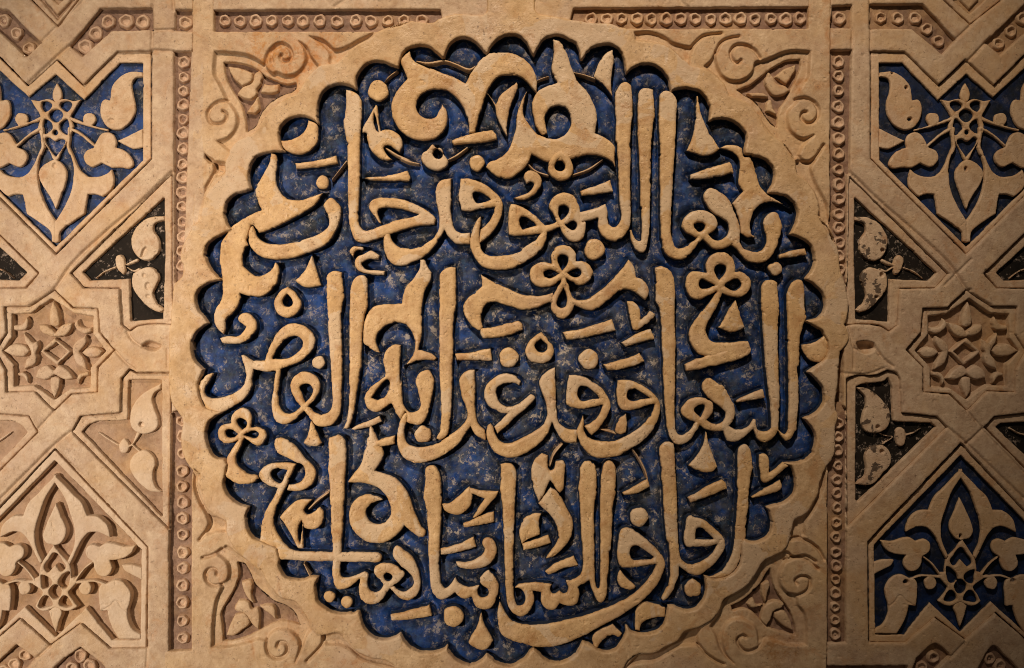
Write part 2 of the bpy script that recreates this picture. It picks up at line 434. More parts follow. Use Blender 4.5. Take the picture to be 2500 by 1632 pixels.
# --- top tier
add('flourish', """@A2 445,325* 460,390 500,440 600,490 720,530 850,580 960,632 1048,682* 1090,600 1140,520 1210,420 1320,352 1450,340 1570,352 1680,410 1770,500 1820,620 1820,790* 1760,722 1700,652 1620,600 1530,592 1430,600 1350,660 1300,740 1260,850 1220,980 1180,1090 1155,1195* 1150,1215* 1085,1225* 1080,1100 1050,1000 1000,900 920,812 830,752 740,740 640,760 560,810 515,890 520,970 580,1040 650,1065 720,1040 762,970 790,888* 830,950 850,1050 840,1140 780,1230 680,1290 570,1302 450,1270 340,1190 270,1080 245,950 260,840 310,750 415,625* 370,520 345,440 385,372""", 1.0)
add('diacritic_dot', "o@A2 100,760 112 118", 0)
add('tendril', "~@A2 160,672,6 230,600,9 305,545,10", -10, edge=.4)
add('tendril', "~@A2 520,440,8 640,462,15 740,450,15 830,438,12 960,480,11 1090,530,15 1170,485,8", -7, edge=.4)
add('leaf', """@A2 1600,665* 1620,700 1600,790 1540,920 1510,1050 1500,1150 1500,1255* 1440,1150 1390,1030 1370,920* 1430,800 1530,720 1580,690; ~@A2 1290,790,7 1340,860,9 1385,940,14""", -1)
add('letter', """@A3 222,198* 300,230 360,320 400,420 430,520 500,660 590,760 650,860 690,970 700,1080 680,1222* 760,1250 850,1310 900,1370 @B3 1555,120 1570,265* 1520,190 1430,140 1330,120 1220,132 1100,168 830,200* 740,160 655,110* 620,210 560,290 460,360 360,380 270,350 150,252* 200,200 290,170 370,110 430,10 @A2 1570,1250 1600,1150 1600,1050 1640,900 1680,810 1722,748* 1690,870 1680,1000 1722,1100 1800,1200 1920,1268 2035,1280 2130,1238 2190,1145 2195,1050 2155,965 2075,925 1985,937 1935,990 1912,1060 1925,1150 1943,1222* 1880,1235 1830,1170 1800,1080 1775,980 1780,875 1830,770 1930,712 2050,672* 2010,600 1985,520 2000,420 2010,320""", 1.0)
add('leaf', """@A3 872,308* 885,400 862,600 860,750 872,832* 770,705 662,610* 690,520 740,420 800,350""", -3)
add('tendril', "~@A3 450,565,7 560,590,9 680,630,10", -6, edge=.4)
add('tendril', "~@A3 48,650,7 110,625,8 172,605,7", -10, edge=.4)
add('letter', """@A3 898,830 930,720 1000,662 1060,690 1082,760 1090,1040* 1070,1150 @B3 1732,100 1735,500 1735,850 1700,960 1620,1042 1540,1060 1440,1020 1380,930 1370,820* 1250,845* 1190,855* 1178,745* 1230,740 1350,700 1460,655* 1478,720 1490,850 1540,907 1600,870 1632,790 1615,600 1600,300 1585,0 @A3 905,1300 908,1100;
 @B3 930,850* 890,760 845,690 870,610 930,552 1010,530 1100,560 1160,640 1182,745* 1200,850 1247,850 1245,960 1220,1030 1150,1070 1080,1065 1010,1000 965,910* | 945,720 970,675 1030,670 1065,712 1050,770 980,827* 950,780 | 1030,888* 1112,838 1152,880 1132,930 1090,940;
 @B2 1662,785* 1665,830 1648,960 1642,1060 1665,1150 1722,1205 1830,1220 1960,1210 2100,1170 @B3 560,1140 680,1062 760,975* 560,1000 430,1002 405,985* 402,800 420,680 430,655* 520,670 620,722 720,802 802,890* 880,872 930,850* 965,910* 830,965* 810,1060 740,1180 620,1270 470,1350 300,1375 150,1350 60,1270 10,1190 @B2 1545,1130 1550,1010 1590,880 1632,805 | @B3 523,850 540,802 590,795 650,830 716,890* 640,910 560,920""", .5)
add('letter', """@A3 1145,850 1160,762 1220,725 1315,745* 1322,880 1332,1030* 1310,1130 1295,1300 @B3 1962,0 1952,400 1945,700 1940,950 1920,1080 1885,1180 1830,1190* 1770,1130 1715,945* 1742,930* 1770,1010 1810,1055 1845,1042* 1850,900 1840,600 1830,300 1815,0 @A3 1150,1400 1140,1100""", -.5)
add('letter', """@B4 275,0 275,500 285,900 290,1050 310,1150 370,1230 460,1265 540,1250 620,1180 680,1100 738,1045* 790,1090 850,1140 930,1152 1010,1130 1050,1110* 1110,1160 1160,1220 1230,1280 1340,1302 1430,1270 1510,1190 1560,1080 1590,960 1602,900 1582,820 1550,760 1500,745 1430,780 1398,840 1410,920 1435,1030 1420,1110 1370,1160 1280,1167 1190,1140 1145,1070* 1150,970 1130,860 1080,730 1030,620 960,550 880,500 820,480 762,530 745,590 790,680 860,760 940,812 1005,855 1022,930 990,1010 920,1050 850,1040 803,990* 870,940 900,880 880,800 820,750 730,725 630,735 560,780 515,850 515,910 560,965 630,1000 682,1022* 630,1065 570,1110 510,1140 450,1130 412,1060 400,950 405,700 420,350 435,100 @A3 1550,1300 1570,980 1570,870 1530,782* 1450,755 1390,790 1378,860 1372,1100 | @B4 640,900 680,860 740,860 765,900 740,940 700,957 660,930""", 0)
add('bell_leaf', """@A3 1785,810* 1802,830 1830,1000 1900,1170 1980,1310 2032,1392* 1950,1450 1860,1467 1750,1442 1673,1410* 1740,1250 1770,1100 1775,950""", -1)
add('vowel_stroke', "@B4 600,338* 800,268 1030,200* 1055,232 1075,322* 900,362 700,392 605,387*", 0)
add('flourish', """@B4 930,50* 1000,20 1090,20 1165,50* 1190,140 1250,140 1290,220 1320,330 1360,460 1450,560 1550,622 1722,722* 1600,660 1500,632 1400,650 1310,712 1270,800 1255,900 1270,970 1312,1022* 1220,1025 1152,985* 1140,860 1110,760 1060,650* 1110,590 1178,522* 1130,440 1135,300 1140,200 1100,120 1030,80""", -2.5)
add('vowel_stroke', "@B4 1563,1210* 1700,1160 1850,1135* 1872,1212* 1720,1237 1570,1252*", -.5)
add('diacritic_dot', "@B4 1447,1340 1500,1300 1560,1290 1607,1350 1590,1412 1530,1440 1480,1412", 0)
add('letter', """@B2 348,0 350,370* 335,600 330,850 370,932 420,947 530,910 640,868 720,840 830,812 950,790 992,768* 880,735 750,702 650,690 580,702 543,740 555,800 582,867* 550,862 510,800 460,740 438,680 470,620 540,590 650,585 800,605 930,650 1050,712 1130,770 1165,820 1150,877* 1000,890 850,925 700,975 600,1015 500,1050 380,1077 300,1050 250,960 230,850 215,500 210,0 @A1 1530,1300 1510,1200 1495,1100 1512,1000 1522,900 1520,740* 1600,760 1670,812 1697,900 1692,1150""", .5)
add('letter', """@B2 1342,373* 1250,390 1190,440 1168,530 1175,640 1200,760 1210,870 1190,960 1120,1050 1020,1110 900,1142 790,1130 710,1080 678,1000 690,900 702,858* 660,860 640,900 610,1000 603,1120 640,1230 700,1302 800,1327 920,1300 1050,1222 1160,1120 1230,1010 1265,940* 1320,1030 1400,1087 1540,1092* 1542,970* 1440,970 1380,932 1350,850 1335,700 1337,550""", 0)
add('letter', """@B2 1440,380* 1550,385 1680,430 1800,520 1880,600 1902,680 1890,780 1840,890 1770,980 1700,1042 1645,1077* 1650,930* 1720,880 1780,800 1812,690* 1650,715 1520,735 1450,730* 1420,620 1425,480 | 1573,560 1600,520 1660,530 1730,570 1772,610* 1700,635 1610,640""", -.5)
add('diacritic_dot', "o@B2 1618,215 84 88", 0)
add('vowel_stroke', "@A2 898,1300* 1000,1260 1150,1215 1340,1183* 1380,1230 1388,1290* 1250,1320 1050,1337 920,1342*", 1.5)
add('leaf', """@A1 1850,908* 1872,930 1880,1080 1900,1200* 1960,1180 2050,1200 2120,1260 2142,1350 2110,1430* 2060,1390 1990,1350 1942,1382 1970,1450 2032,1510* 1960,1522 1870,1480 1790,1390 1760,1300 1740,1222 1700,1240* 1710,1160 1770,1060 1820,970 | 1830,985* 1858,1070 1885,1215* 1850,1185 1822,1090""", -.5)
add('tendril', "~@A1 1955,1380,10 2070,1455,14 2200,1512,10; ~@B2 800,165,12 880,200,14 985,222,8", -8, edge=.4)
add('broken_knob', """@B2 1030,100* 1080,60 1130,10 1180,50 1250,110 1312,190 1292,250 1200,292 1080,262 1015,180 | 1142,95 1165,60 1210,48 1245,80 1240,130 1200,160 1155,140""", 3, edge=2.2, und=3.5)
add('tendril', "~@B2 1300,182,10 1400,130,14 1510,48,9", -7, edge=.4)
add('vowel_stroke', "@B2 353,370* 550,355 720,330 862,293* 885,350 892,407* 700,407 500,402", .5)
add('teardrop', "@B3 980,63* 1050,120 1100,210 1112,290 1062,380 970,407 880,370 838,290 850,190 910,110 | 970,155* 1022,230 1010,282 965,300 913,270 920,210", 2.0)
add('tendril', "~@B3 1105,342,9 1280,280,13 1425,178,7", -8, edge=.4)
add('tendril', "~@B3 618,225,7 700,300,11 835,347,8", -8, edge=.4)
add('vowel_hook', "@B3 463,590* 560,560 640,512 682,440 645,418* 600,440* 568,370 590,312 650,293 720,320 767,400 750,480 690,560 600,607 500,607", -.5)
add('vowel_stroke', "@B3 1183,515* 1350,460 1510,398* 1542,522* 1380,547 1200,572*", 0)
add('diacritic_dot', "o@B3 1340,1150 112 115", .5)
add('flourish', """@B1 930,100* 992,120 1002,220 985,350 1000,470 1060,560 1140,605 1250,617 1380,580 1440,552 1502,530* 1450,620 1380,692 1250,772 1100,852 950,922 800,977* 762,910 740,888* 718,890* 690,960 678,1050 688,1112* @C1 650,30 620,130 640,220 690,282 770,322 850,315 920,280 960,230 977,170* 1010,200 1022,300 990,410 900,510 800,552 690,542 603,520* 607,565* 570,660 510,740 450,805 442,900 425,967* 380,930 330,860 313,760 340,680 400,570 412,480 405,360 @B1 385,1350 380,1200 400,1060 440,1000 500,910 580,850 700,780 835,725* 790,620 770,510 810,400 870,290 920,190""", .5)
add('letter', """@B1 738,888* 760,950 800,1030 870,1082 980,1097 1150,1082 1320,1032 1460,982 1540,920 1567,860 1550,770 1510,690 1510,650 1560,600 1600,593 1660,650 1692,700 1682,830 1640,950 1560,1072 1440,1152 1300,1202 1130,1247 980,1262 860,1242 760,1180 700,1090 695,990 715,905""", 1.5)
add('vowel_stroke', "@B1 1198,213* 1400,190 1540,160 1640,133* 1667,222* 1500,247 1350,267 1205,282*", 0)
add('diacritic_dot', "o@B1 1495,425 76 80", 0)
add('tendril', "~@B1 1600,392,7 1680,290,9 1755,193,8", -8, edge=.4)
add('leaf', "@A1 1115,1073* 1102,1150 1030,1240 930,1285 818,1300* 840,1370 900,1422 1020,1452 1130,1422 1212,1330 1228,1220 1222,1130", -1)
add('vowel_hook', "@B1 1793,1170 1830,1120 1932,1123* 1952,1172* 1880,1157 1837,1190 1832,1242*; @B1 1940,1200* 2010,1160 2060,1173 2112,1218* 2102,1257* 2000,1257 1922,1292 1922,1330 1970,1370 2080,1380 2172,1385* 2167,1432* 2050,1422 1930,1402 1860,1362 1838,1290 1870,1230", -1)
add('bell_leaf', "@C1 1375,88* 1402,170 1432,290 1477,430* 1400,447 1300,450 1230,412 1193,380* 1270,310 1330,220", -1, dome=1.5)
# --- middle tier
add('teardrop', "@C1 1115,443* 1180,490 1250,590 1262,670 1202,750 1110,787 1020,742 968,660 980,570 1040,490 | 1110,525* 1162,590 1162,640 1110,662 1063,630 1070,580", .5)
add('vowel_hook', "@C1 378,1005* 460,975 560,980 630,940 667,880* 610,840 578,800 600,745 660,728 720,750 772,820 772,910 710,1000 610,1057 500,1067 410,1057", 0)
add('letter', """@C1 1538,420 1550,320 1600,282 1650,273 1707,290* 1717,450 1727,560 1702,690 1707,1100 @D1 1707,300 1692,650 1662,770 1590,842 1500,857 1420,832 1340,742 1285,670* 1270,620* 1350,640* 1400,695 1480,720 1550,702 1590,640 1600,500 1590,300 @C1 1570,1150 1553,800 1540,600;
 @D1 1268,640* 1200,560 1153,450 1153,370 1200,300 1300,257 1390,280 1450,350 1472,440 1430,540 1340,640* 1305,682* | 1305,592* 1270,500 1250,430 1280,400 1330,390 1370,420 1382,470 1350,540;
 @D1 985,228* 1047,228* 1022,380 1012,560 1032,650 1080,703 1150,709 1230,660 1280,610* 1312,670* 1220,762 1140,812 1060,832 980,792 948,700 943,580 960,440;
 @C1 870,1250* 900,1130 940,1050 990,960 1070,880 1170,843 1270,855 1350,910 1407,990 1402,1100 1350,1180 1260,1252 1150,1302 1090,1322* 1045,1342* 1040,1362* 985,1362* 900,1372 750,1347* 700,1300 740,1250 | 948,1230* 980,1150 1040,1070 1120,1000 1190,980 1252,1000 1282,1060 1240,1140 1160,1202 1060,1230;
 @D1 608,80* 640,73 700,110 770,150 860,152* 990,180* 985,247* 860,252 752,235* 732,330 727,420 680,512 600,592 480,662 370,707 290,732* 230,660 180,560 158,450 168,380 220,310 290,260* 317,280* 260,370 222,440 227,510 300,547 420,532 540,480 620,420 660,320 650,230 625,140""", 0)
add('diacritic_dot', "o@C1 1450,1270 74 72", -1)
add('letter', "@C1 1798,460 1820,390 1870,333 1940,323 1977,360* 1982,500 1982,660* 1942,800 1922,1000 1915,1300 @D1 1902,250 1872,450 1842,650 1812,800 1770,880 1720,872* 1750,800 1780,650 1785,400 @C1 1785,1200 1783,900 1788,700", .8)
add('vowel_stroke', "@D1 1798,882* 1880,830 2000,790 2110,738* 2137,800* 2050,842 1950,872 1850,897*", -.5)
add('letter', """@C2 1000,148* 1052,160 1082,230 1122,290* 1112,380 1062,470 1032,600 1017,700 1022,850 1012,1000 985,1130* 1080,1148 1140,1180 1182,1222* 1150,1247 1050,1237 950,1252 870,1290 818,1302* 880,1250 920,1190 942,1100 937,1000 900,920 840,860 760,833 680,845 600,890 540,960 523,1040 540,1110 567,1167* 500,1140 420,1090 388,1050 383,950 400,820 440,720 500,660 600,635 720,635 800,625* 810,530 860,430 940,340 990,250""", 0)
add('letter', "@C2 1208,420 1215,320 1260,260 1340,228 1387,240* 1392,400 1392,560 1382,700 1362,850 1357,1100 @D2 1352,300 1342,600 1322,850 1290,950 1220,1002 1173,985* 1190,950 1217,900 1227,700 1215,400 @C2 1208,1100 1208,800 1208,600", .5)
add('letter', """@C2 792,1080* 782,1300 790,1500 @D2 797,300 802,520 832,640 890,702 960,690 1002,640 995,560 970,450 948,370 970,300 1030,253 1092,243 1142,320 1152,400 1132,520 1110,620 1080,730 1030,812 960,837 890,822 858,800* 858,700* 840,690* 790,782* 740,710 690,610* 620,650 540,692 450,672 398,600 398,530 450,440 530,370 612,308* 622,270 600,170 @C2 593,1250 610,1170 650,1110 720,1076 | @D2 473,540* 530,450 600,380 650,348 667,420 640,500 580,552 520,567""", 0)
add('letter', """@D2 1592,238* 1510,250 1440,310 1428,400 1450,520 1490,620 1512,720 1490,800 1420,872 1300,962 1170,1042 1040,1077 940,1072 870,1040 838,980 833,880 862,740 855,700* 820,720 780,800 753,930 748,1050 790,1152 860,1222 950,1252 1080,1237 1220,1182 1340,1112 1440,1012 1520,890 1550,848* 1590,930 1650,980 1712,1002* 1705,890* 1640,830 1610,750 1597,600 1597,400""", 1.0)
add('diacritic_dot', "o@D2 1030,940 93 92", 0)
add('letter', """@D3 542,365* 500,318 440,290 360,278 270,310 190,370 150,450 143,540 180,620 250,670 330,702 400,710* 340,770 248,855* 285,937* 380,862 480,752 590,662 672,592 697,540 660,503 610,530 540,590 460,632 380,632 310,582 273,500 290,430 350,390 430,380 490,395 525,407*""", 0)
add('letter', """@D3 912,208* 840,240 770,300 738,380 760,470 800,560 822,660 822,760 780,842 680,912 560,972 450,1022 380,1037 310,1002 260,932 235,850 210,818* 178,850 168,940 190,1020 240,1112 320,1172 420,1192 540,1172 650,1112 750,1032 830,932 880,815* 920,900 960,972 1040,1027 1150,1032* 1152,890* 1060,882 1000,852 950,790 927,650 917,400""", .7)
add('letter', "@D3 1060,293* 1180,300 1300,350 1420,440 1490,540 1517,620 1492,710 1440,812 1370,902 1310,952* 1270,920 1228,850* 1320,800 1390,720 1430,620* 1330,642 1210,662 1110,652 1030,620* 1028,500 1045,380 | 1158,480 1180,420 1240,418 1320,460 1387,545* 1290,562 1200,577 1158,530", -.5)
add('letter', """@D3 1588,348* 1700,350 1830,390 1950,460 2030,550 2057,640 2040,760 1980,892 1880,1002 1750,1092 1600,1172 1440,1197 1310,1172 1210,1082 1160,972 1153,880 1190,790 1215,735* 1225,790 1227,880 1270,962 1350,1007 1480,1017 1640,977 1780,902 1890,802 1960,710 1992,610* 1880,642 1750,672 1640,672 1600,622* 1578,500 | 1693,510 1720,453 1790,453 1860,490 1942,545* 1840,562 1750,577 1698,550""", .3)
add('leaf', "@D3 1680,713* 1610,760 1570,840 1558,910 1620,942 1682,920* 1692,820", -5)
add('tendril', "~@D3 1400,880,7 1480,900,11 1575,930,10", -8, edge=.4)
add('vowel_stroke', "@C3 110,898* 250,880 400,840 510,813* 552,850 562,912* 430,962 250,1002 130,1007* 98,950", 1.5)
add('vowel_stroke', "@C3 993,940* 1200,900 1400,840 1530,793* 1572,922* 1350,972 1150,1012 1040,1022*", .5)
add('vowel_hook', "@C3 1688,595* 1770,610 1830,680 1840,807* 1890,760 1940,703* 2017,742* 1950,820 1860,890 1800,927* 1760,912 1740,850 1710,730", -.5)
add('vowel_stroke', "@C3 1628,1050* 1730,990 1850,930 1950,903* 1997,1012* 1850,1052 1680,1102*", 0)
add('vowel_stroke', "@C3 1433,1290* 1600,1250 1720,1210 1830,1163* 1887,1257* 1750,1312 1600,1342 1480,1357*", .5)
add('vowel_stroke', "@C2 1383,1175* 1530,1160 1660,1130 1765,1113* 1787,1252* 1600,1247 1400,1242*", 0)
add('diacritic_dot', "o@C3 410,1215 106 105", .5)
add('diacritic_dot', "o@C3 1280,1235 110 110", .5)
add('teardrop', "@C3 760,938* 820,1000 890,1100 897,1180 840,1260 740,1282 640,1252 588,1160 610,1070 680,990 | 760,1010* 827,1080 822,1130 760,1162 698,1120 693,1070", 0)
add('flourish', """@C3 103,308* 200,365 350,440 500,510 650,545 790,540 890,505* 900,620* 840,620 700,682 550,692 430,662 310,620 220,610 150,650 115,720 108,800 130,882* 100,917 50,902 -30,822 -82,720 -82,640 -30,560 50,500 125,440*;
 @C3 1060,480* 1110,560 1180,592 1280,570 1420,470 1560,340 1650,240 1710,148* 1770,230 1792,345* 1860,370 1922,450 1925,540 1892,592* 1830,540 1750,490 1670,473 1590,510 1480,602 1350,692 1250,697 1170,672 1125,652* 1050,650*;
 @C3 1000,330* 1030,360 1070,480 1110,580 1122,660 1080,742 1000,792 920,762 868,680 870,600 920,490 980,370* | 1005,450* 1032,520 1032,640 980,672 933,640 960,540;
 @C3 970,370* 900,422 810,447 700,432 640,352 648,250 720,190 800,180 872,190* 868,100 930,12 1010,-10 1090,20 1137,90 1137,170* 1220,170 1300,230 1322,310 1260,402 1180,427 1100,390 1040,352* 1000,362 | 943,130 1000,95 1052,130 1040,210 990,277* 960,210 | 962,300* 880,265 810,270 788,310 830,352 890,340 | 1033,295* 1100,260 1160,245 1202,290 1170,337 1110,340""", .8)
add('letter', """@D4 300,0 310,300 325,600 345,800 358,900 390,982 440,1042 520,1052 600,1002 660,922 710,843* 770,882 860,912 962,900* 980,962 1010,1012 1090,1022 1170,987 1240,922 1290,878* 1310,942 1350,1002 1420,1022 1490,992 1540,932 1555,905* 1590,962 1640,1017* 1700,982 1755,890 1768,780 1782,500 1778,350 1765,210 @C4 1787,1300 1787,1100* 1802,950 1862,775* 1845,650 1832,400 1790,368 1730,383 1680,450 1653,550 1660,900 1670,1300 @D4 1670,300 1672,600 1665,882* 1630,932 1560,885* 1572,700 1572,400 @C4 1572,1450 1557,1200 1562,850 1577,700* 1562,560 1547,400* 1490,368 1430,373 1385,430 1373,550 1383,750 1400,1000 1420,1300 @D4 1440,350 1465,550 1480,700 1480,870* 1440,902 1380,907 1330,882 1312,778* 1290,773* 1240,842 1150,887 1080,882 1030,847* 1070,790 1092,700 1075,600 1020,500 970,420 900,380 820,328 750,360 728,430 760,500 850,580 930,640 987,700 977,770 920,822 850,822 783,782* 832,730 867,660 840,590 760,543 680,533 590,560 530,620 503,690 530,740 600,782 662,803* 610,880 550,932 490,942 450,902 440,800 440,500 445,200 @C4 445,1000 440,700 440,430 420,330 360,250 290,220 222,240* 230,400 222,600* 270,680 290,850 300,1100 | @D4 648,670 690,630 752,625 752,670 715,752* 667,710""", 0)
add('trefoil', """@C4 890,500* 800,542 700,587 610,562 558,470 558,360 610,290 700,280 780,290* 773,200 820,110 900,70 1000,75 1070,140 1092,220 1087,285* 1160,285 1240,340 1262,430 1220,522 1130,562 1040,547 950,515* 905,640 830,770 782,870 787,960 830,1030 920,1052 1080,1047 1220,1033 1252,1080 1262,1150 1220,1202 1120,1242 1045,1267* 700,1182* 640,1110 598,1020 598,920 640,830 720,720 810,620 | 868,260 890,215 940,205 987,230 987,290 920,377* 880,310 | 877,430* 800,462 720,467 698,410 730,358 790,385 | 973,440* 1040,380 1110,358 1157,400 1152,450 1080,492""", .5)
add('vowel_stroke', "@C4 543,1290* 700,1220 850,1160 1000,1128* 1027,1170 1042,1262* 850,1312 700,1347 560,1362*", 3.0)
add('bell_leaf', "@C4 1100,578* 1117,640 1152,760 1197,887* 1120,932 1040,942 960,912 903,890* 970,780 1040,660", -1, dome=1)
add('leaf', "@C4 1798,1070* 1900,1062 2000,1020 2060,968* 2102,1060 2102,1150 2060,1232 1990,1272 1900,1240 1830,1160", -4)
add('vowel_stroke', "@D4 1088,570* 1200,520 1390,448* 1417,547* 1250,572 1110,602*", 0)
# --- bottom tier
add('trefoil', """@D1 580,1000* 510,1025 430,1032 370,982 358,900 400,840 500,818* 508,740 560,670 630,653 700,690 732,770 722,860* 790,853 870,900 884,980 830,1052 770,1062 690,1012 650,980* 600,1080 555,1180 560,1260 620,1322 700,1362 780,1382 802,1422* 750,1462 660,1482 560,1467 480,1422 438,1380* 460,1310 450,1210 500,1120 | 620,890* 570,830 568,780 610,765 662,800 662,850 | 443,920 470,888 520,893 577,935* 530,972 465,967 | 648,945* 720,908 780,908 802,940 770,977 710,972""", .5)
add('letter', """@E1 970,130 990,90 1060,88 1160,140 1232,210 1302,300 1382,380 1422,460 1402,560 1340,632 1230,667 1100,662* 1125,595* 1200,592 1260,562 1302,500 1302,430 1270,380 1212,362* 1120,312 1010,252 975,190""", -1)
add('letter', """@E1 1217,368* 1160,480 1110,602 1050,732 990,852 965,952 970,1052 1030,1172 1130,1280 1230,1318 1400,1325 1700,1330 2000,1330 2100,1338 2137,1385 2110,1432 2000,1437 1600,1432 1300,1427 1100,1412 1000,1410* 985,1280* 900,1260 815,1215* 825,1050 850,930 900,840 960,730 1005,635* 920,612 850,572 803,510 820,440 890,388 980,358 1100,356 | 933,470 970,430 1050,430 1112,438* 1080,502 1040,582 990,572 940,522""", 1.2)
add('letter', """@E1 1558,110 1590,70 1650,53 1710,75 1747,140 1752,300* 1742,500 1727,800 1712,1150 @F1 602,100 592,300 580,420 580,550 630,577 720,560 840,510* 882,540 872,640 892,710 950,737 1010,712 1040,650* 1100,640* 1120,690* 1060,782 1000,847 920,867 830,842 788,770 778,680 790,592* 720,652 650,692 570,707 520,672 498,600 488,300 @E1 1595,1200 1580,800 1565,520 1553,430* 1563,300;
 @F1 1030,640* 980,582 945,520 970,450 1060,418 1150,430 1230,480 1277,530 1240,602 1160,662 1110,702* 1060,692 | 1050,560 1080,530 1120,540 1142,580 1110,612 1070,602;
 @F1 1148,290 1190,228 1260,270 1350,340 1402,430 1442,560 1452,660 1410,762 1330,827 1240,812 1170,752 1115,690* 1160,668* 1210,712 1270,727 1330,702 1367,640 1350,560 1290,500 1220,440 1160,370""", 0)
add('diacritic_dot', "@F1 395,780 430,725 490,725 525,775 500,835 458,852 415,825", 0)
add('diacritic_dot', "@F1 583,845 600,800 650,778 700,805 712,850 690,890 650,910 600,885", 0)
add('leaf', """@E1 1028,950* 1090,870 1180,790 1270,753 1377,760* 1310,842 1298,890 1350,917 1410,872 1470,830* 1507,890 1502,980 1450,1062 1370,1082 1300,1062 1280,1010* 1287,1292* 1225,1290* 1170,1180 1100,1050 | 1270,980* 1275,1060 1252,1240* 1228,1180 1233,1060""", -.5)
add('tendril', "~@E1 1345,862,7 1430,780,11 1560,682,9", -5, edge=.4)
add('bell_leaf', "@D1 1370,793* 1402,850 1442,930 1487,1032* 1440,1070 1380,1072 1320,1057 1278,1035* 1320,960 1353,870", -1)
add('letter', """@D2 470,848* 500,900 530,970 @E2 590,195* 602,280 560,372 515,442* 600,470 700,510 800,590 870,690 912,800 952,920 1002,1020 1062,1100* 1052,1167 1000,1172 920,1122 832,1040* 780,1112 690,1192 580,1232 460,1227 350,1172 260,1072 228,960 233,860 280,780 360,718 450,698 540,720 607,765* 530,780 460,810 413,880 430,960 490,1010 560,1022 640,982 682,900 672,810 620,710 540,630 440,590 330,575 215,572* 230,540 290,470 350,380 390,250 420,100 @D2 440,950 455,860""", 0, dome=1.2)
add('vowel_stroke', "@D2 483,1020* 600,980 725,953* 727,1052* 620,1067 510,1077*", 3.5)
add('letter', """@E2 1053,430 1090,395 1150,393 1200,450 1227,530 1232,750 1222,1100 @F1 1662,150 1650,400 1665,640* 1720,687 1770,650 1825,578* 1870,640 1950,672 2087,660* 2070,740 2110,787 2170,772 2180,720 @F2 160,690 110,650 93,590 130,530 195,488* 240,540 297,650 292,760 260,852 200,912 120,922 50,892 3,785* @F1 1940,807 1870,792 1825,740* 1760,792 1690,817 1620,792 1570,722 1550,600 1535,300 1525,0 @E2 1085,1200 1075,950 1043,760* 1038,700 1055,550""", 0)
add('vowel_hook', "@E2 1535,618* 1572,720 1540,842 1450,917 1350,917 1270,872 1238,808* 1330,790 1420,720 1490,650; @E2 1540,633* 1680,660 1852,668* 1830,730 1760,802 1700,872 1665,917* 1570,962 1590,920 1640,840 1700,750* 1620,722 1550,692*", -.5)
add('vowel_stroke', "@E2 1468,1020* 1600,960 1700,920 1800,888* 1807,1002* 1680,1032 1550,1052 1475,1062*", 1.0)
add('vowel_stroke', "@E2 1223,1290* 1350,1260 1480,1210 1580,1163* 1612,1272* 1450,1322 1300,1352 1225,1357*", 0)
add('vowel_hook', "@E2 1393,1438* 1500,1440 1610,1400 1690,1330 1702,1290* 1670,1240 1690,1190 1740,1173 1800,1210 1832,1290 1812,1390 1740,1472 1630,1512 1500,1512 1410,1482", 0, dome=.8)
add('vowel_stroke', "@F1 1123,980* 1260,950 1400,910 1545,868* 1572,992* 1400,1022 1250,1042 1130,1047*", 0)
add('diacritic_dot', "o@F1 1805,1000 110 115", 0, dome=.8)
add('bell_leaf', "@F2 112,945* 132,1050 180,1150 242,1260* 190,1332 120,1362 50,1342 -30,1292 -15,1230 60,1110", -1, dome=1)
add('letter', """@E3 318,375* 390,358 450,385 487,440 492,550* 477,800 465,1200 @F2 460,300 460,600 470,760 490,867 540,882 587,840 577,760 530,700 475,685* 530,643 650,633 780,628 877,650* 858,710 890,752 960,718* 1015,747 1057,700 1030,605* 1120,590 1190,540 1215,450 1210,200 @E3 1200,1200 1185,900 1168,650* 1178,520 1178,410* 1230,343 1300,345 1352,400 1362,520 1362,680* 1340,800 1340,1200 @F2 1340,150 1340,500 1355,640 1380,692 1395,640 1405,500 1405,200 @E3 1405,1200 1400,900 1408,700 1415,500 1440,380 1490,333 1550,365 1572,430 1572,680* 1542,850 1532,1050 1515,1300 @F2 1500,300 1490,600 1477,760 1440,832 1400,847 1350,792 1310,702 1285,608* 1230,640 1160,680* 1177,760 1150,852 1080,882 965,857* 930,912 880,937 810,912 763,840 758,740* 670,718* 687,800 660,902 600,982 530,1002 450,962 400,882 380,780 370,600 360,300 350,0 @E3 345,1000 340,850 313,640* 325,500""", 0)
add('letter', """@E3 770,258* 837,280* 830,390 860,442 900,420 920,338* 1000,333 1032,380* 1012,550 1000,650 965,692* 920,640 860,558* 830,620 780,720 735,782* 680,650 653,520 660,400 700,310;
 @E3 860,622* 920,660 970,720 1040,850 1092,960 1107,1060 1082,1180 1000,1292 900,1372 808,1402* 860,1320 930,1220 947,1120 920,1020 860,930 790,860 733,800* 800,710""", .5)
add('tendril', "~@E3 855,395,8 900,270,10 988,160,10", -6, edge=.4)
add('leaf', "@E3 770,908* 740,1000 747,1140* 700,1162 620,1192 550,1242* 523,1150 540,1030 590,950 680,908", -1.5)
add('vowel_stroke', "@E3 553,1240* 700,1190 840,1143* 872,1232* 720,1282 570,1312*", 1.5)
add('vowel_stroke', "@E3 798,1540* 900,1460 1020,1410 1115,1363* 1162,1472* 1000,1512 840,1582*", 0)
add('vowel_stroke', "@E3 1638,680* 1780,610 1920,528* 1947,622* 1800,692 1650,722*", 0)
add('tendril', "~@E3 1755,215,8 1830,330,10 1890,450,10 1915,535,8", -6, edge=.4)
add('diacritic_dot', "o@E3 1825,950 103 103", 0, dome=.8)
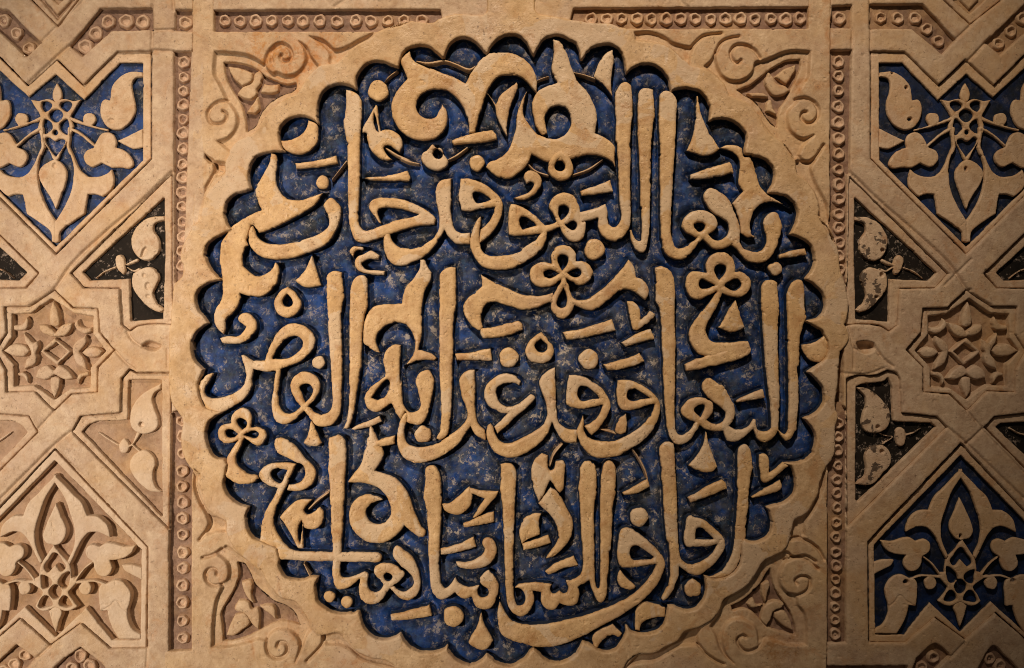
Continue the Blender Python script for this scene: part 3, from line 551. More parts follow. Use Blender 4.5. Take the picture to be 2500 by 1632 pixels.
add('letter', """@F2 1605,180* 1620,70 1670,33 1760,58 1880,140 2000,250 2080,350 2107,430 2082,530 2000,682 1860,822 1700,942 1550,1032 1400,1112 1250,1192 1100,1262 900,1322 750,1337 600,1307 450,1267 330,1202 293,1080 288,950 308,788* 350,920 420,1020 520,1075 680,1090 900,1065 1150,1010 1400,930 1620,840 1780,740 1900,620 1980,510 2012,426* 1880,445 1750,467 1640,472* 1600,420 1583,300 | 1723,320 1740,250 1790,230 1870,270 1982,350* 1960,377 1850,382 1760,387""", .8)
add('leaf', "@F2 1620,483* 1670,550 1730,610 1792,660* 1780,692 1700,707 1620,672 1588,600 1595,530", -2)
add('leaf', "@F2 1830,858 1890,830 1980,850 2115,890* 2105,1005* 2000,1012 1900,1042 1850,1092 1832,1155* 1778,1142* 1773,1020 1788,920", -5)
add('leaf', "@F2 1540,1068* 1580,1110 1642,1180* 1610,1222 1540,1202 1460,1232 1400,1292 1370,1345* 1330,1322 1318,1200 1400,1130", -5)
add('letter', """@E4 268,200 300,150 360,128 420,150* 437,220 442,400 457,700 467,1000 475,1250 @F3 700,200 720,360 760,412 830,432 920,412 1020,352 1090,282 1120,213* 1000,242 880,242 785,237 758,180* 763,80 @E4 543,1100 570,958 600,933 660,943 770,990 870,1070 950,1150 987,1220 @F3 1190,280 1120,392 1030,482 920,552 860,552 780,512 707,458* 702,560 660,672 600,772 530,827* 517,800 560,700 600,590 605,400 590,200 @E4 345,1200 320,900 300,600 283,400 | 660,1190* 670,1100 690,1068 740,1085 800,1130 852,1187* 760,1197""", 0)
add('letter', """@E4 1113,260 1130,190 1190,153 1240,180 1272,270 1277,380 1287,412* 1260,530 1240,700 1225,950 1197,1190* @F3 1392,215* 1362,400 1262,540 1130,582 990,577* 1090,540 1180,480 1255,360 1300,200 1312,20 @E4 1110,850 1113,500""", -2.5)
add('vowel_hook', "@E4 1348,270* 1410,263 1457,320 1462,462* 1530,420 1610,348* 1680,390* 1580,470 1480,552 1410,582 1370,552 1360,450 1350,360", -.5)
add('vowel_stroke', "@E4 1263,725* 1400,640 1580,543* 1602,620 1565,667 1420,712 1270,752*", -.5)
add('bell_leaf', "@D4 775,903* 797,1000 832,1120 902,1290* 850,1342 770,1352 680,1332 583,1275* 660,1190 730,1080 763,980", -.5)
add('vowel_stroke', "@E4 578,735* 700,670 830,590 950,538* 992,580 1002,640* 870,702 740,752 605,792*", 0)
add('diacritic_dot', "o@F3 855,695 96 98", 0, dome=.8)
add('tendril', "~@F1 185,430,8 215,490,10 250,560,9", -7, edge=.4)
# ------------------------------------------------------------------ materials in use
M_STRAP = plaster('strap_plaster', (.34, .21, .125), (.49, .34, .22), (.60, .445, .30), stain=(.42, .20, .075), stain_amt=.50, speck=.7, gloss=.5)
M_RIM = plaster('rim_plaster', (.36, .215, .10), (.52, .335, .178), (.62, .43, .25), stain=(.38, .175, .06), stain_amt=.50, speck=.8, gloss=.34, paint_shade=12, repair=(.52, .37, .24))
M_LETTER = plaster('letter_plaster', (.38, .215, .088), (.56, .35, .165), (.69, .46, .235), stain=(.34, .145, .04), stain_amt=.62, speck=.95, gloss=.30, paint_shade=7, repair=(.57, .41, .26))
M_CORNER = plaster('corner_plaster', (.35, .21, .11), (.50, .33, .185), (.60, .425, .26), stain=(.40, .16, .04), stain_amt=.6, speck=.75, gloss=.45,
    spot_stain=[(700, 150, 75, (.42, .15, .025)), (790, 120, 50, (.44, .17, .03)), (640, 120, 45, (.44, .19, .04)), (1960, 205, 30, (.34, .14, .03)), (1905, 1585, 45, (.30, .13, .03))])
M_RED = plaster('reddish_ground', (.10, .050, .030), (.19, .105, .065), (.30, .18, .12), stain=(.12, .045, .02), stain_amt=.7, speck=.8, gloss=.6)
M_BEAD = plaster('bead_plaster', (.34, .20, .125), (.50, .33, .215), (.62, .44, .30), stain=(.24, .09, .04), stain_amt=.6, speck=.6, gloss=.5)
M_BARE = plaster('bare_ground', (.20, .11, .058), (.31, .185, .105), (.41, .265, .165), stain=(.22, .09, .035), stain_amt=.6, speck=.6, gloss=.6)
M_MOTIF = plaster('motif_plaster', (.42, .26, .14), (.56, .38, .23), (.65, .47, .31), stain=(.42, .19, .065), stain_amt=.6, speck=.6, gloss=.5, paint_shade=14)
M_MOTIF_BARE = plaster('motif_plain_plaster', (.48, .34, .225), (.57, .42, .29), (.63, .475, .34), stain=(.46, .27, .13), stain_amt=.25, speck=.3, gloss=.5)
M_WORN = plaster('worn_leaf_plaster', (.38, .25, .155), (.53, .37, .24), (.62, .46, .31), stain=(.30, .13, .05), stain_amt=.7, speck=.9, gloss=.5, wear=.9)
M_LEAF = plaster('speckled_leaf_plaster', (.42, .29, .18), (.55, .40, .27), (.62, .47, .33), stain=(.34, .16, .06), stain_amt=.6, speck=1.0, gloss=.5, wear=.0)
M_BLUE = blue('worn_blue_paint')
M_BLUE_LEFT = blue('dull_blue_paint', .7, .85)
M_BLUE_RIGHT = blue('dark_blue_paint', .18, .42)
M_BLACK = black('worn_black_paint')

# ------------------------------------------------------------------ the wall behind everything
def plate(name, x0, y0, x1, y1, z, mat, kind):
    me = bpy.data.meshes.new(name)
    a, b = z, z - 60
    v = [W(x, y, q) for q in (a, b) for x, y in ((x0, y0), (x1, y0), (x1, y1), (x0, y1))]
    me.from_pydata([tuple(p) for p in v], [], [(3, 2, 1, 0), (4, 5, 6, 7), (0, 1, 5, 4), (1, 2, 6, 5), (2, 3, 7, 6), (3, 0, 4, 7)])
    me.update(); me.materials.append(mat)
    return tag(put(bpy.data.objects.new(name, me)), kind=kind)
plate('wall', -160, -140, 2660, 1770, -48, M_STRAP, 'structure')

# ------------------------------------------------------------------ medallion
med = thing('inscription_medallion', 'large round medallion of carved Arabic lettering on worn blue ground inside a scalloped plaster rim', 'wall carving', 1247, 855)
DEEP = -22.0
th = np.linspace(0, 2 * np.pi, 120, endpoint=False)
disc = [('poly', [np.stack([1247 + 792 * np.cos(th), 857 + 792 * np.sin(th), 0 * th], 1)])]
around = [u for _, s, _, _ in MED for u in shape(s)] + shape(RIM_OUT + " | " + RIM_IN)
ground('blue_ground', disc, DEEP, M_BLUE, med, h=2.6, und=2.0, rough=1.4, around=around, trench=12.0)
rim = shape(RIM_OUT + " | " + RIM_IN)
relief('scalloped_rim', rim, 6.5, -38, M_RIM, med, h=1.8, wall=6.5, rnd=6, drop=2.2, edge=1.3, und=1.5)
for name, s, top, kw in MED:
    k = dict(h=1.5, wall=3.8, edge=1.35, rnd=9.0, drop=3.4, und=1.7, tilt=.012, pits=1.3)
    k.update(kw)
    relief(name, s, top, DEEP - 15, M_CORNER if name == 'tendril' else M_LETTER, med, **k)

# ------------------------------------------------------------------ bead strips
def bead_proto(seed):
    """a hand-modelled ring: raised uneven collar round a hollow"""
    rr = random.Random(seed)
    n = 22; prof = [(0, -7.5), (4.0, -8.0), (7.2, -6.5), (8.6, -1.0), (10.2, .8), (12.2, .3), (13.8, -3.5), (15.0, -9.0), (15.6, -15)]
    ph = [rr.uniform(0, 6.28) for _ in range(4)]; verts = []; faces = []
    boss = rr.random() < .35
    for j, (r, z) in enumerate(prof):
        if boss and j == 0: z = -2.2
        if j == 0: verts.append((0, -z * S, 0)); continue
        for i in range(n):
            a = 6.2832 * i / n
            w = 1 + .05 * math.sin(3 * a + ph[0]) + .045 * math.sin(6 * a + ph[1]) + .03 * math.sin(2 * a + ph[2]) + rr.uniform(-.025, .025)
            zz = z + (.9 * math.sin(a + ph[3]) + rr.uniform(-.35, .35) if 2 < j < 7 else 0)
            verts.append((r * w * math.cos(a) * S, -zz * S, r * w * math.sin(a) * S))
    for i in range(n): faces.append((0, 1 + (i + 1) % n, 1 + i))
    for j in range(len(prof) - 2):
        for i in range(n):
            a = 1 + j * n + i; b = 1 + j * n + (i + 1) % n
            faces.append((a, b, b + n, a + n))
    me = bpy.data.meshes.new('bead'); me.from_pydata(verts, [], [f[::-1] for f in faces])
    me.polygons.foreach_set('use_smooth', [True] * len(me.polygons)); me.update(); me.materials.append(M_BEAD)
    return me
BEADS = [bead_proto(k) for k in range(7)]
_br = random.Random(5)
def bead(parent, x, y, z=-7.0, sc=1.0):
    o = bpy.data.objects.new('bead', _br.choice(BEADS))
    q = (DIST - z) / DIST
    o.location = W(CX + (x - CX) * q, CY + (y - CY) * q, z + _br.uniform(-1.2, .8)) - parent.location
    o.rotation_euler = (_br.uniform(-.10, .10), _br.choice([0, 1.05, 2.1, 3.14, 4.2, 5.2]) + _br.uniform(-.2, .2), _br.uniform(-.10, .10))
    s = sc * _br.uniform(.98, 1.18); o.scale = (s * _br.uniform(.94, 1.06), 1, s)
    C.objects.link(o); o.parent = parent
def strip(label, poly, pts, sc=1.0, mat=None, group='bead strips between the plaster bands'):
    sh = shape(poly); x0, y0, x1, y1 = bbox(sh)
    t = thing('beaded_strip', label, 'bead strip', (x0 + x1) / 2, (y0 + y1) / 2, group)
    ground('channel_floor', sh, -16, mat or M_RED, t, h=3.0, grow=5, und=1.5, rough=1.6)
    for x, y in pts: bead(t, x + _br.uniform(-1, 1), y + _br.uniform(-1, 1), sc=sc)
    return sh
def px(tile, s):
    return [(p[0], p[1]) for p in parse('@%s %s' % (tile, s))]
col = lambda x, ys, dx=0: [(x + dx * (k / max(1, len(ys) - 1)), y) for k, y in enumerate(ys)]
CH_L1 = "@N 424,126* 468,126* 469,735* 424,735*"
CH_L2 = "@N 417,985* 467,985* 467,1586* 411,1586*"
CH_R1 = "@N 2028,122* 2080,122* 2070,740* 2024,740*"
CH_R2 = "@N 2022,985* 2068,985* 2066,1571* 2020,1571*"
CH_T1 = "@N 522,24* 1075,22* 1075,75* 522,75*"
CH_T2 = "@N 1400,20* 1974,16* 1974,70* 1400,70*"
SQ_L = "@L1 1900,105* 2080,105* 2085,335* 1895,325*"
SQ_R = "@R1 140,60* 355,55* 350,305* 125,300*"
ZG_UL = "@L1 1085,92* 1642,88* 1650,320* 1200,335* 890,615* 755,505*"
ZG_UL2 = "@L1 -80,50 0,92 95,125 270,300 440,460* 280,615* 0,355* -80,290*"
ZG_UR = "@R1 560,45* 1130,42* 1480,430* 1340,590* 1010,312* 562,310*"
ZG_UR2 = "@R1 2300,-20* 2220,60* 1805,460* 1960,600* 2220,375* 2300,300*"
ZG_LL = "@L6 870,1325* 1095,1500* 1200,1640* 590,1640* 590,1554* 700,1450*"
ZG_LL2 = "@L6 -60,1520* 180,1300* 375,1445* 275,1554* 200,1640* -60,1640*"
ZG_LR = "@R6 1240,1290 1330,1320 1420,1420* 1290,1554* 1200,1640* 990,1640* 1060,1450*"
ZG_LR2 = "@R6 1900,1312 2000,1400 2160,1560* 2200,1640* 1690,1640* 1810,1400*"
BOT_R = "@R6 80,1533* 960,1530* 960,1660* 80,1660*"
strip('tall bead strip left of the medallion from the upper crossing down to the rim', CH_L1, col(448, [152,188,222,256,290,325,363,401,433,469,505,542,579,614,648], -4))
strip('tall bead strip left of the medallion running from the rim down to the bottom band', CH_L2, col(445, [1028,1066,1107,1151,1188,1228,1267,1307,1350,1388,1431,1472,1517,1559], 0))
strip('tall bead strip right of the medallion from the upper crossing down to the rim', CH_R1, col(2047, [151,187,222,260,299,337,375,414,450,487,522,556,593,626,660], 4))
strip('tall dark bead strip right of the medallion running down to the bottom band', CH_R2, col(2048, [1033,1067,1100,1138,1172,1207,1240,1277,1313,1351,1384,1417,1450,1484,1515,1549], -9), .86)
strip('horizontal bead strip along the top edge left of the medallion', CH_T1, [(x, 51) for x in (549,586,625,662,702,738,780,823,867,904,947,986,1029)])
strip('horizontal bead strip along the top edge right of the medallion', CH_T2, [(x, 46) for x in (1443,1480,1519,1556,1592,1627,1661,1699,1736,1771,1808,1845,1883,1919,1955)])
strip('single bead in a square recess where the bands cross at upper left', SQ_L, px('L1', '2005,240'), 1.05)
strip('single bead in a square recess where the bands cross at upper right', SQ_R, px('R1', '228,200'), 1.0)
strip('bent bead strip of five beads above the upper left blue panel', ZG_UL, px('L1', '1165,240 1365,225 1550,235 1035,365 920,508'), 1.1)
strip('slanting bead strip cut by the left edge of the picture at the top', ZG_UL2, px('L1', '30,225 175,360 315,520'), 1.1)
strip('bent bead strip of five beads above the upper right blue panel', ZG_UR, px('R1', '670,195 852,195 1040,195 1175,310 1300,445'), 1.0)
strip('slanting bead strip cut by the right edge of the picture at the top', ZG_UR2, px('R1', '2205,195 2085,338 1955,470'), 1.0)
strip('bead strip below the lower left bare plaster panel, right of the strap crossing', ZG_LL, px('L6', '865,1420 970,1530 780,1560'), 1.1)
strip('slanting bead strip in the bottom left corner of the picture', ZG_LL2, px('L6', '265,1412 150,1510 40,1590'), 1.1)
strip('bead strip below the lower right dark panel, left of the strap crossing', ZG_LR, px('R6', '1240,1442 1118,1545'), 1.0)
strip('bead strip in the bottom right corner of the picture', ZG_LR2, px('R6', '1855,1450 1970,1530'), 1.0)
strip('dark bead strip just showing along the bottom edge right of the medallion', BOT_R, [(2040 + 36 * k, 1650) for k in range(4)])

# ------------------------------------------------------------------ outlines of the side panels (left side; the right side mirrors them)
PAL_OUT = "@L1 -640,555* -60,920* -30,940* 0,650* 0,655* 290,920* 620,640* 900,920* 1270,555* 1642,552* @L2 1642,390* 600,1432* -470,390* @L1 -470,555*"
PAL_OUT = "@L1 -440,552* -70,552* 300,922* 610,640* 900,920* 1270,555* 1642,552* @L2 1642,390* 600,1432* -440,390*"
PAL_IN = "@L1 -340,690* -100,690* 310,1062* 602,815* 910,1092* 1300,690* 1540,690* @L2 1540,400* 600,1337* -340,400*"
LOW_OUT = "@L4 590,868* @L5 1602,605* @L6 1592,1337* 1190,1342* 872,1070* 540,1312* 215,1018* -40,1240* -140,1337* -420,1337* @L5 -420,605*"
LOW_IN = "@L4 593,1008* @L5 1525,640* @L6 1512,1242* 1215,1242* 932,885* 600,1207* 268,878* -40,1160* -120,1242* -340,1242* @L5 -340,640*"
TRI_OUT = "@L2 1866,540* @L3 1868,300 1880,600 1912,800* 1880,862* 1700,850 1500,872 1402,932* 1310,860* 1287,465* 900,460* 758,300*"
TRI_IN = "@L2 1775,820* @L3 1782,0* 1760,790* 1600,800 1420,815* 1408,352* 980,372* 900,290*"
TRJ_OUT = "@L4 1402,5* 1480,45* 1858,45* 1850,700* @L5 1835,430* @L4 768,690* 868,515* 1295,480* 1312,110*"
TRJ_IN = "@L4 1402,130* 1745,130* @L5 1750,262* @L4 893,690* 960,620 1060,577* 1390,568*"
TRK_OUT = "@R4 298,110* 400,75 620,70 745,18* 835,45 882,120* 902,482* 1280,520* 1392,640* @R5 305,402*"
TRK_IN = "@R4 408,200* 480,172 700,147 745,110* 785,200* 792,580* 1212,598* 1257,635* 420,1442* 400,1420*"
STAR_OUT = "@L3 590,478* 792,670* 1060,680* 1082,940* 1242,1132* 1060,1322* @L4 1057,260* 770,282* 580,467* 365,250* 58,262* @L3 50,1350* -60,1140* 62,950* 40,660* 325,655*"
STAR_IN = "@L3 560,580* 800,742* 1000,768* 1000,965* 1137,1140* 972,1320* 972,1532* 760,1545* 590,1662* 365,1510* 155,1522* 155,1290* 28,1140* 130,1000* 135,745* 330,740*"
PM, SM = 2495.4, 2492.9            # mirror lines of the right-hand panels
TM = 2488.0
A = lambda s: shape(s)
PAL_OUT_R, PAL_IN_R = mirror(A(PAL_OUT), PM), mirror(A(PAL_IN), PM)
LM, LDY = 2480.0, -13
LOW_OUT_R, LOW_IN_R = mirror(A(LOW_OUT), LM, LDY), mirror(A(LOW_IN), LM, LDY)
TRI_OUT_R, TRI_IN_R = mirror(A(TRI_OUT), TM, 1), mirror(A(TRI_IN), TM, 1)
LX = 265.8                          # mirror line through the left star: the half panels cut by the picture's edge
RX = 4720.0
TRI_OUT_LL, TRI_IN_LL = mirror(A(TRI_OUT), LX), mirror(A(TRI_IN), LX)
TRJ_OUT_LL, TRJ_IN_LL = mirror(A(TRJ_OUT), LX), mirror(A(TRJ_IN), LX)
TRI_OUT_RR, TRI_IN_RR = mirror(TRI_OUT_R, RX), mirror(TRI_IN_R, RX)
TRK_OUT_RR, TRK_IN_RR = mirror(A(TRK_OUT), RX - 3), mirror(A(TRK_IN), RX - 3)
STAR_OUT_R, STAR_IN_R = mirror(A(STAR_OUT), SM), mirror(A(STAR_IN), SM)
ROS_L = "@L1 300,-60* 320,-10* 618,292* 860,-10* 880,-60*"
ROS_LI = "@L1 420,-60* 440,0* 620,215* 800,0* 820,-60*"
ROS_R = "@R1 1330,-60* 1350,0* 1640,270* 1985,0* 2010,-60*"
ROS_RI = "@R1 1440,-60* 1460,0* 1630,145* 1790,0* 1810,-60*"

def polys(*items):
    r = []
    for it in items:
        for k, d in (shape(it) if isinstance(it, str) else it):
            r += d
    return r
def field(name, label, cat, outer, holes, mat, carve, x, y, top=0.0, **kw):
    sh = [('poly', polys(outer) + polys(*holes))]
    o = relief(name, sh, top, -39, mat, None, h=kw.pop('h', 2.0), wall=4.0, rnd=7, drop=2.0, carve=carve, **kw)
    tag(o, label, cat)
    return o
G = lambda s, dep=4.0, soft=5.0, gr=0.0: (shape(s), dep, soft, gr)
K = lambda s, dep=4.0, soft=5.0: G(s, dep * 2.5, soft * 1.35, 1.5)
# over-and-under edges of the straps: shallow stepped lines
left_cuts = [K("~@L1 300,905,3 640,590,4 760,490,3 890,360,3", 3.5, 7), K("~@L1 620,650,3 890,915,3", 1.5, 5),
 K("~@L1 1645,60,3 1648,330,4 1640,560,3", 2.5, 6), K("~@L1 1640,330,3 1880,322,3", 2.0, 5), K("~@L1 1880,325,3 2080,340,3", 2.0, 5), K("~@L1 1645,545,3 1880,560,4 1890,580,3", 3.0, 7),
 K("~@L1 1870,0,4 1880,110,4", 2.5, 6), K("~@L2 1860,535,4 1500,880,4 1130,1200,5 780,1530,6 @L3 560,500,4 330,650,4", 3.5, 8),
 K("~@L3 380,270,3 340,310,3 200,430,3", 2.0, 5), K("~@L3 1375,935,4 1440,1030,4 1540,1100,4", 2.5, 6), K("~@L3 1240,1135,3 1350,1260,4 1460,1345,4", 2.5, 6),
 K("@L3 1550,1085* 1620,1048 1725,1085* 1680,1122 1600,1112", 9, 8), K("~@L3 1812,1120,2 1815,1330,2", 1.2, 4),
 K("~@L4 580,470,3 410,660,3", 2.0, 5), K("~@L4 0,1420,4 320,1100,5 580,840,5 760,690,4", 3.5, 8), K("~@L4 590,850,2 720,990,2 1000,1260,2 1260,1554,2", 1.5, 5),
 K("~@L6 540,1310,3 400,1440,3 280,1550,3", 2.5, 6), K("~@L6 700,1450,3 590,1560,4", 3, 7), K("~@L6 1600,1250,2 1585,1540,2", 1.2, 4),
 K("~@L1 440,460,3 850,60,3 920,-20,3", 2.0, 6), K("~@L1 0,580,3 160,760,3", 1.5, 5), K("~@L5 1600,610,2 1605,1000,2", 1.0, 4)]
EDGE_L = "@N -90,-90* 424,-90* 424,130* 471,130* 471,128* 471,-90* 522,-90* 522,-90* "
left_outer = "@N -90,-90* 471,-90* 471,118* 466,128* 445,690* 445,1000* 412,1010* 412,1586* 412,1720* -90,1720*"
field('strapwork', 'left half of the interlaced plaster strapwork beside the medallion, the brightly lit side', 'strapwork', left_outer,
      [PAL_OUT, LOW_OUT, TRI_OUT, TRJ_OUT, STAR_OUT, TRI_OUT_LL, TRJ_OUT_LL, ZG_UL, ZG_UL2, ZG_LL, ZG_LL2, SQ_L, ROS_L,
       "@N 424,126* 500,126* 500,690* 424,690*"], M_STRAP, left_cuts, 200, 816)
right_cuts = [(mirror(c, SM), d, s, g) for c, d, s, g in left_cuts[7:9] + left_cuts[12:14]] + [
 K("~@R1 565,320,3 560,560,4", 2.5, 6), K("~@R1 555,-20,3 552,310,3", 2.5, 6), K("~@R1 360,320,2 355,560,3", 1.5, 5), K("~@R1 1340,915,3 1660,620,4 1800,470,4 1860,410,3", 3, 7),
 K("~@R1 1480,430,3 1640,280,3", 2.0, 6), K("~@R3 1640,480,4 1500,590,4 1440,640,3", 3, 7), K("~@R3 1360,430,3 1650,150,4", 1.5, 5),
 K("@R3 425,1060* 500,1050 580,1068* 592,1112 520,1152 450,1132", 9, 8), K("~@R3 585,1075,4 700,1230,5 800,1310,4", 3, 7), K("~@R3 318,880,3 350,1000,3 375,1110,3 440,1140,3", 2, 5),
 K("~@R3 280,1390,4 540,1390,4 700,1330,4", 1.5, 6), K("~@R4 1390,640,3 1560,780,4 1600,810,4 1760,670,4", 2.5, 7), K("~@R6 1580,1280,3 1420,1450,3", 2, 6),
 K("~@R4 1600,815,3 2000,1200,3 2220,1410,4", 3, 7), K("~@R4 1770,670,2 2000,900,2 2220,1130,2", 1.5, 5)]
right_outer = "@N 2028,-90* 2590,-90* 2590,1720* 2020,1720* 2020,1571* 2066,1571* 2068,1000* 2060,990* 2060,700* 2070,690* 2080,122* 2028,122*"
field('strapwork', 'right half of the interlaced plaster strapwork beside the medallion, the dim side', 'strapwork', right_outer,
      [PAL_OUT_R, LOW_OUT_R, TRI_OUT_R, TRK_OUT, STAR_OUT_R, TRI_OUT_RR, TRK_OUT_RR, ZG_UR, ZG_UR2, ZG_LR, ZG_LR2, SQ_R, ROS_R, BOT_R], M_STRAP, right_cuts, 2300, 816)

# ------------------------------------------------------------------ corner fields between medallion and bands
def arc_field(x0, y0, x1, y1):
    a = np.linspace(0, 2 * np.pi, 240, endpoint=False)
    return np.stack([1247 + 803 * np.cos(a), 857 + 803 * np.sin(a), 0 * a], 1)
def corner(label, outer, pocket, sunk, grooves, petals, x, y):
    t = thing('corner_ornament', label, 'carved corner', x, y, 'corner ornaments round the medallion')
    ol = shape(outer)[0][1][0]
    # clip the field to the outside of the medallion by pulling inner points onto its circle
    carve = [G(s, 13.0, 8.0) for s in sunk] + [G(g, 11.0, 6.5, 1.8) for g in grooves]
    sh = [('poly', [ol] + polys(pocket))]
    relief('scroll_field', sh, 0.0, -36, M_CORNER, t, h=2.0, wall=4.0, rnd=4, drop=1.2, carve=carve, und=1.3, edge=1.0)
    ground('pocket_floor', pocket, -26, M_RED, t, h=3, grow=5, rough=2.2)
    for p in petals:
        relief('petal', p, -11, -32, M_CORNER, t, h=1.8, wall=3.5, edge=1.0, und=1.5, dome=1.2)
def arc(a0, a1, r=803):
    a = np.radians(np.linspace(a0, a1, 40))
    return ' '.join('%.1f,%.1f*' % (1247 + r * math.cos(q), 857 + r * math.sin(q)) for q in a)
corner('carved scroll corner at upper left of the medallion, stained orange', "@N 469,-90* 522,-90* 522,77* 1050,77* " + arc(-104.0, -194.0) + " 469,1000*",
  "@A1 190,445* 350,450 480,480 570,530 650,592 760,642 880,680 985,660* 970,740 860,790 740,850 650,930 590,1020 540,1140 440,1200* 425,1050 370,880 290,760 220,620",
  ["@A1 105,335* 300,345 450,370 560,420 645,478* 690,540 740,575* 780,560 860,592 960,580 1050,510 1092,420 1075,300 1022,228* 1100,290 1150,390 1225,490* 1190,550 1080,670 1020,790 870,870 740,960 650,1060 570,1200 430,1280 265,1420* 130,1310* 240,1270 320,1180 345,1070 310,960 235,870* 215,830 150,690 90,570",
   "@A1 1135,172* 1270,205 1350,265 1410,315 1540,280 1680,205 1840,130* 1700,270 1540,380 1450,460 1360,470 1350,360 1280,270",
   "@B1 305,205* 400,200 450,225 450,300 345,365*"],
  ["~@A1 650,475,7 690,350,8 780,262,9 870,265,9 930,330,9 932,410,9 870,442,9 818,412,8 830,372,6", "~@A1 725,450,7 715,380,7 750,310,6 800,285,5",
   "~@A1 235,868,6 150,882,8 60,950,9 28,1040,8 70,1110,8 150,1122,8 222,1085,8 235,1015,7 195,985,6", "~@B1 130,0,7 205,125,8 315,205,8 335,290,8 250,455,7 180,570,7 130,740,7 125,830,6",
   "~@A1 0,1470,7 60,1540,7"],
  ["@A1 248,498* 380,520 522,572* 500,662 400,712* 300,622", "@A1 592,538* 622,600 602,690 560,750 562,800 500,852 400,832 345,800* 400,730 510,670 540,580", "@A1 640,690* 720,700 800,690* 790,770 690,790 600,780*", "@A1 440,1000* 520,900 570,820* 590,950 540,1010*"], 640, 200)
corner('carved scroll corner at upper right of the medallion with a four petalled pocket', "@N 1440,70* 1974,70* 1974,-90* 2028,-90* 2028,122* 2024,1000* " + arc(14.0, -76.0),
  "@A4 890,745* 1020,700 1140,612 1280,502 1420,430 1582,410* 1580,520 1500,700 1440,830 1360,960 1332,1162* 1240,1080 1160,960 1080,862 980,802",
  ["@A4 1682,335* 1480,325 1370,350 1260,400 1165,432* 1085,455 1062,540 990,620 870,652 760,622 690,540 655,420 655,335* 600,440 533,497* 640,575 720,665 780,795 870,835 990,895 1090,995 1180,1125 1290,1255 1400,1345 1512,1500* 1570,1435 1610,1350 1725,1240* 1600,1272 1490,1212 1440,1090 1450,980 1545,880* 1530,800 1600,700 1660,600 1672,450",
   "@A3 1108,130* 1250,118 1400,160 1530,240 1640,272 1740,292* 1712,400 1690,490* 1600,385 1480,285 1300,225 1120,205*",
   "@B4 1790,185* 1900,205 1962,178* 1912,260 1932,360 2000,500 2080,650 2102,765* 2110,870 2060,880 2012,820 2002,680 1952,530 1850,402 1760,330 1740,200"],
  ["~@A4 1135,405,8 1080,330,9 980,270,9 880,270,8 822,335,8 835,420,7 890,462,8 932,430,6", "~@A4 660,340,6 715,240,6 800,192,6 910,172,5", "~@A4 1535,850,8 1640,845,9 1735,900,9 1775,990,9 1730,1090,8 1650,1112,8 1590,1062,8 1600,1002,7 1642,990,6",
   "~@A3 1730,285,6 1790,220,8 1870,165,8 2050,138,5", "~@B4 1780,140,6 1810,185,7 1885,202,8 1955,160,7 2050,20,6"],
  ["@A4 1300,610* 1400,530 1522,480* 1510,560 1420,692*", "@A4 1230,560* 1282,620 1312,690 1400,710 1462,760* 1400,800 1290,812 1210,732 1188,650", "@A4 960,770* 1060,780 1180,790 1230,830* 1130,830 1050,830*", "@A4 1200,980* 1240,860 1280,960 1320,1020*"], 1900, 220)
corner('carved scroll corner at lower left of the medallion with glossy worn plaster', "@N 467,800* 467,1588* 400,1590* 400,1720* 1049,1720* 1049,1642* " + arc(104.0, 180.0),
  "@L7 1010,408* 1100,450 1160,560 1200,650 1290,740 1400,830 1560,900 1640,980 1692,1105* 1560,1062 1440,1060 1300,1130 1150,1212 1000,1262 850,1275* 838,1100 830,960 900,830 980,680 1020,560",
  ["@L7 740,1328* 745,1100 760,950 790,800 842,690 828,648* 900,600 922,500 892,400 790,320* 900,225* 1000,300 1150,400 1260,465 1320,580 1390,690 1480,790 1640,835 1720,930 1822,1135* 1775,1190 1725,1320 1645,1495* 1690,1320 1650,1210 1560,1145 1460,1140 1380,1180 1335,1262* 1230,1240* 1100,1290 900,1325",
   "@E1 262,925* 400,970 445,1005 440,1100* 340,1105 240,1130 272,1040", "@F1 395,1210* 540,1180 645,1250 760,1380 900,1440 1080,1475 1175,1550* 1000,1522 800,1455 680,1355 560,1305 430,1295"],
  ["~@L7 835,652,6 750,660,7 682,602,8 672,530,8 720,482,8 782,492,7 795,540,6", "~@L7 1335,1255,7 1340,1370,8 1410,1442,8 1500,1440,9 1557,1370,10 1540,1292,9 1470,1280,9 1450,1325,7",
   "~@E1 -10,320,7 100,470,9 118,620,10 165,760,10 245,910,10 272,1020,9 232,1110,9 160,1195,7", "~@L7 1950,1200,7 1940,1290,8 1850,1400,7 1770,1480,6", "~@L7 640,360,5 760,325,6 850,260,6"],
  ["@L7 900,1195* 930,1100 990,970* 1100,960 1150,1060 1070,1140 980,1202", "@L7 1030,820* 1130,828 1170,910 1240,900 1262,1000 1250,1142* 1170,1062 1090,962 985,920", "@L7 1060,620* 1170,610 1170,760 1200,860* 1130,800 1080,700", "@L7 1250,880* 1380,870 1420,900 1440,1030* 1360,960"], 620, 1500)
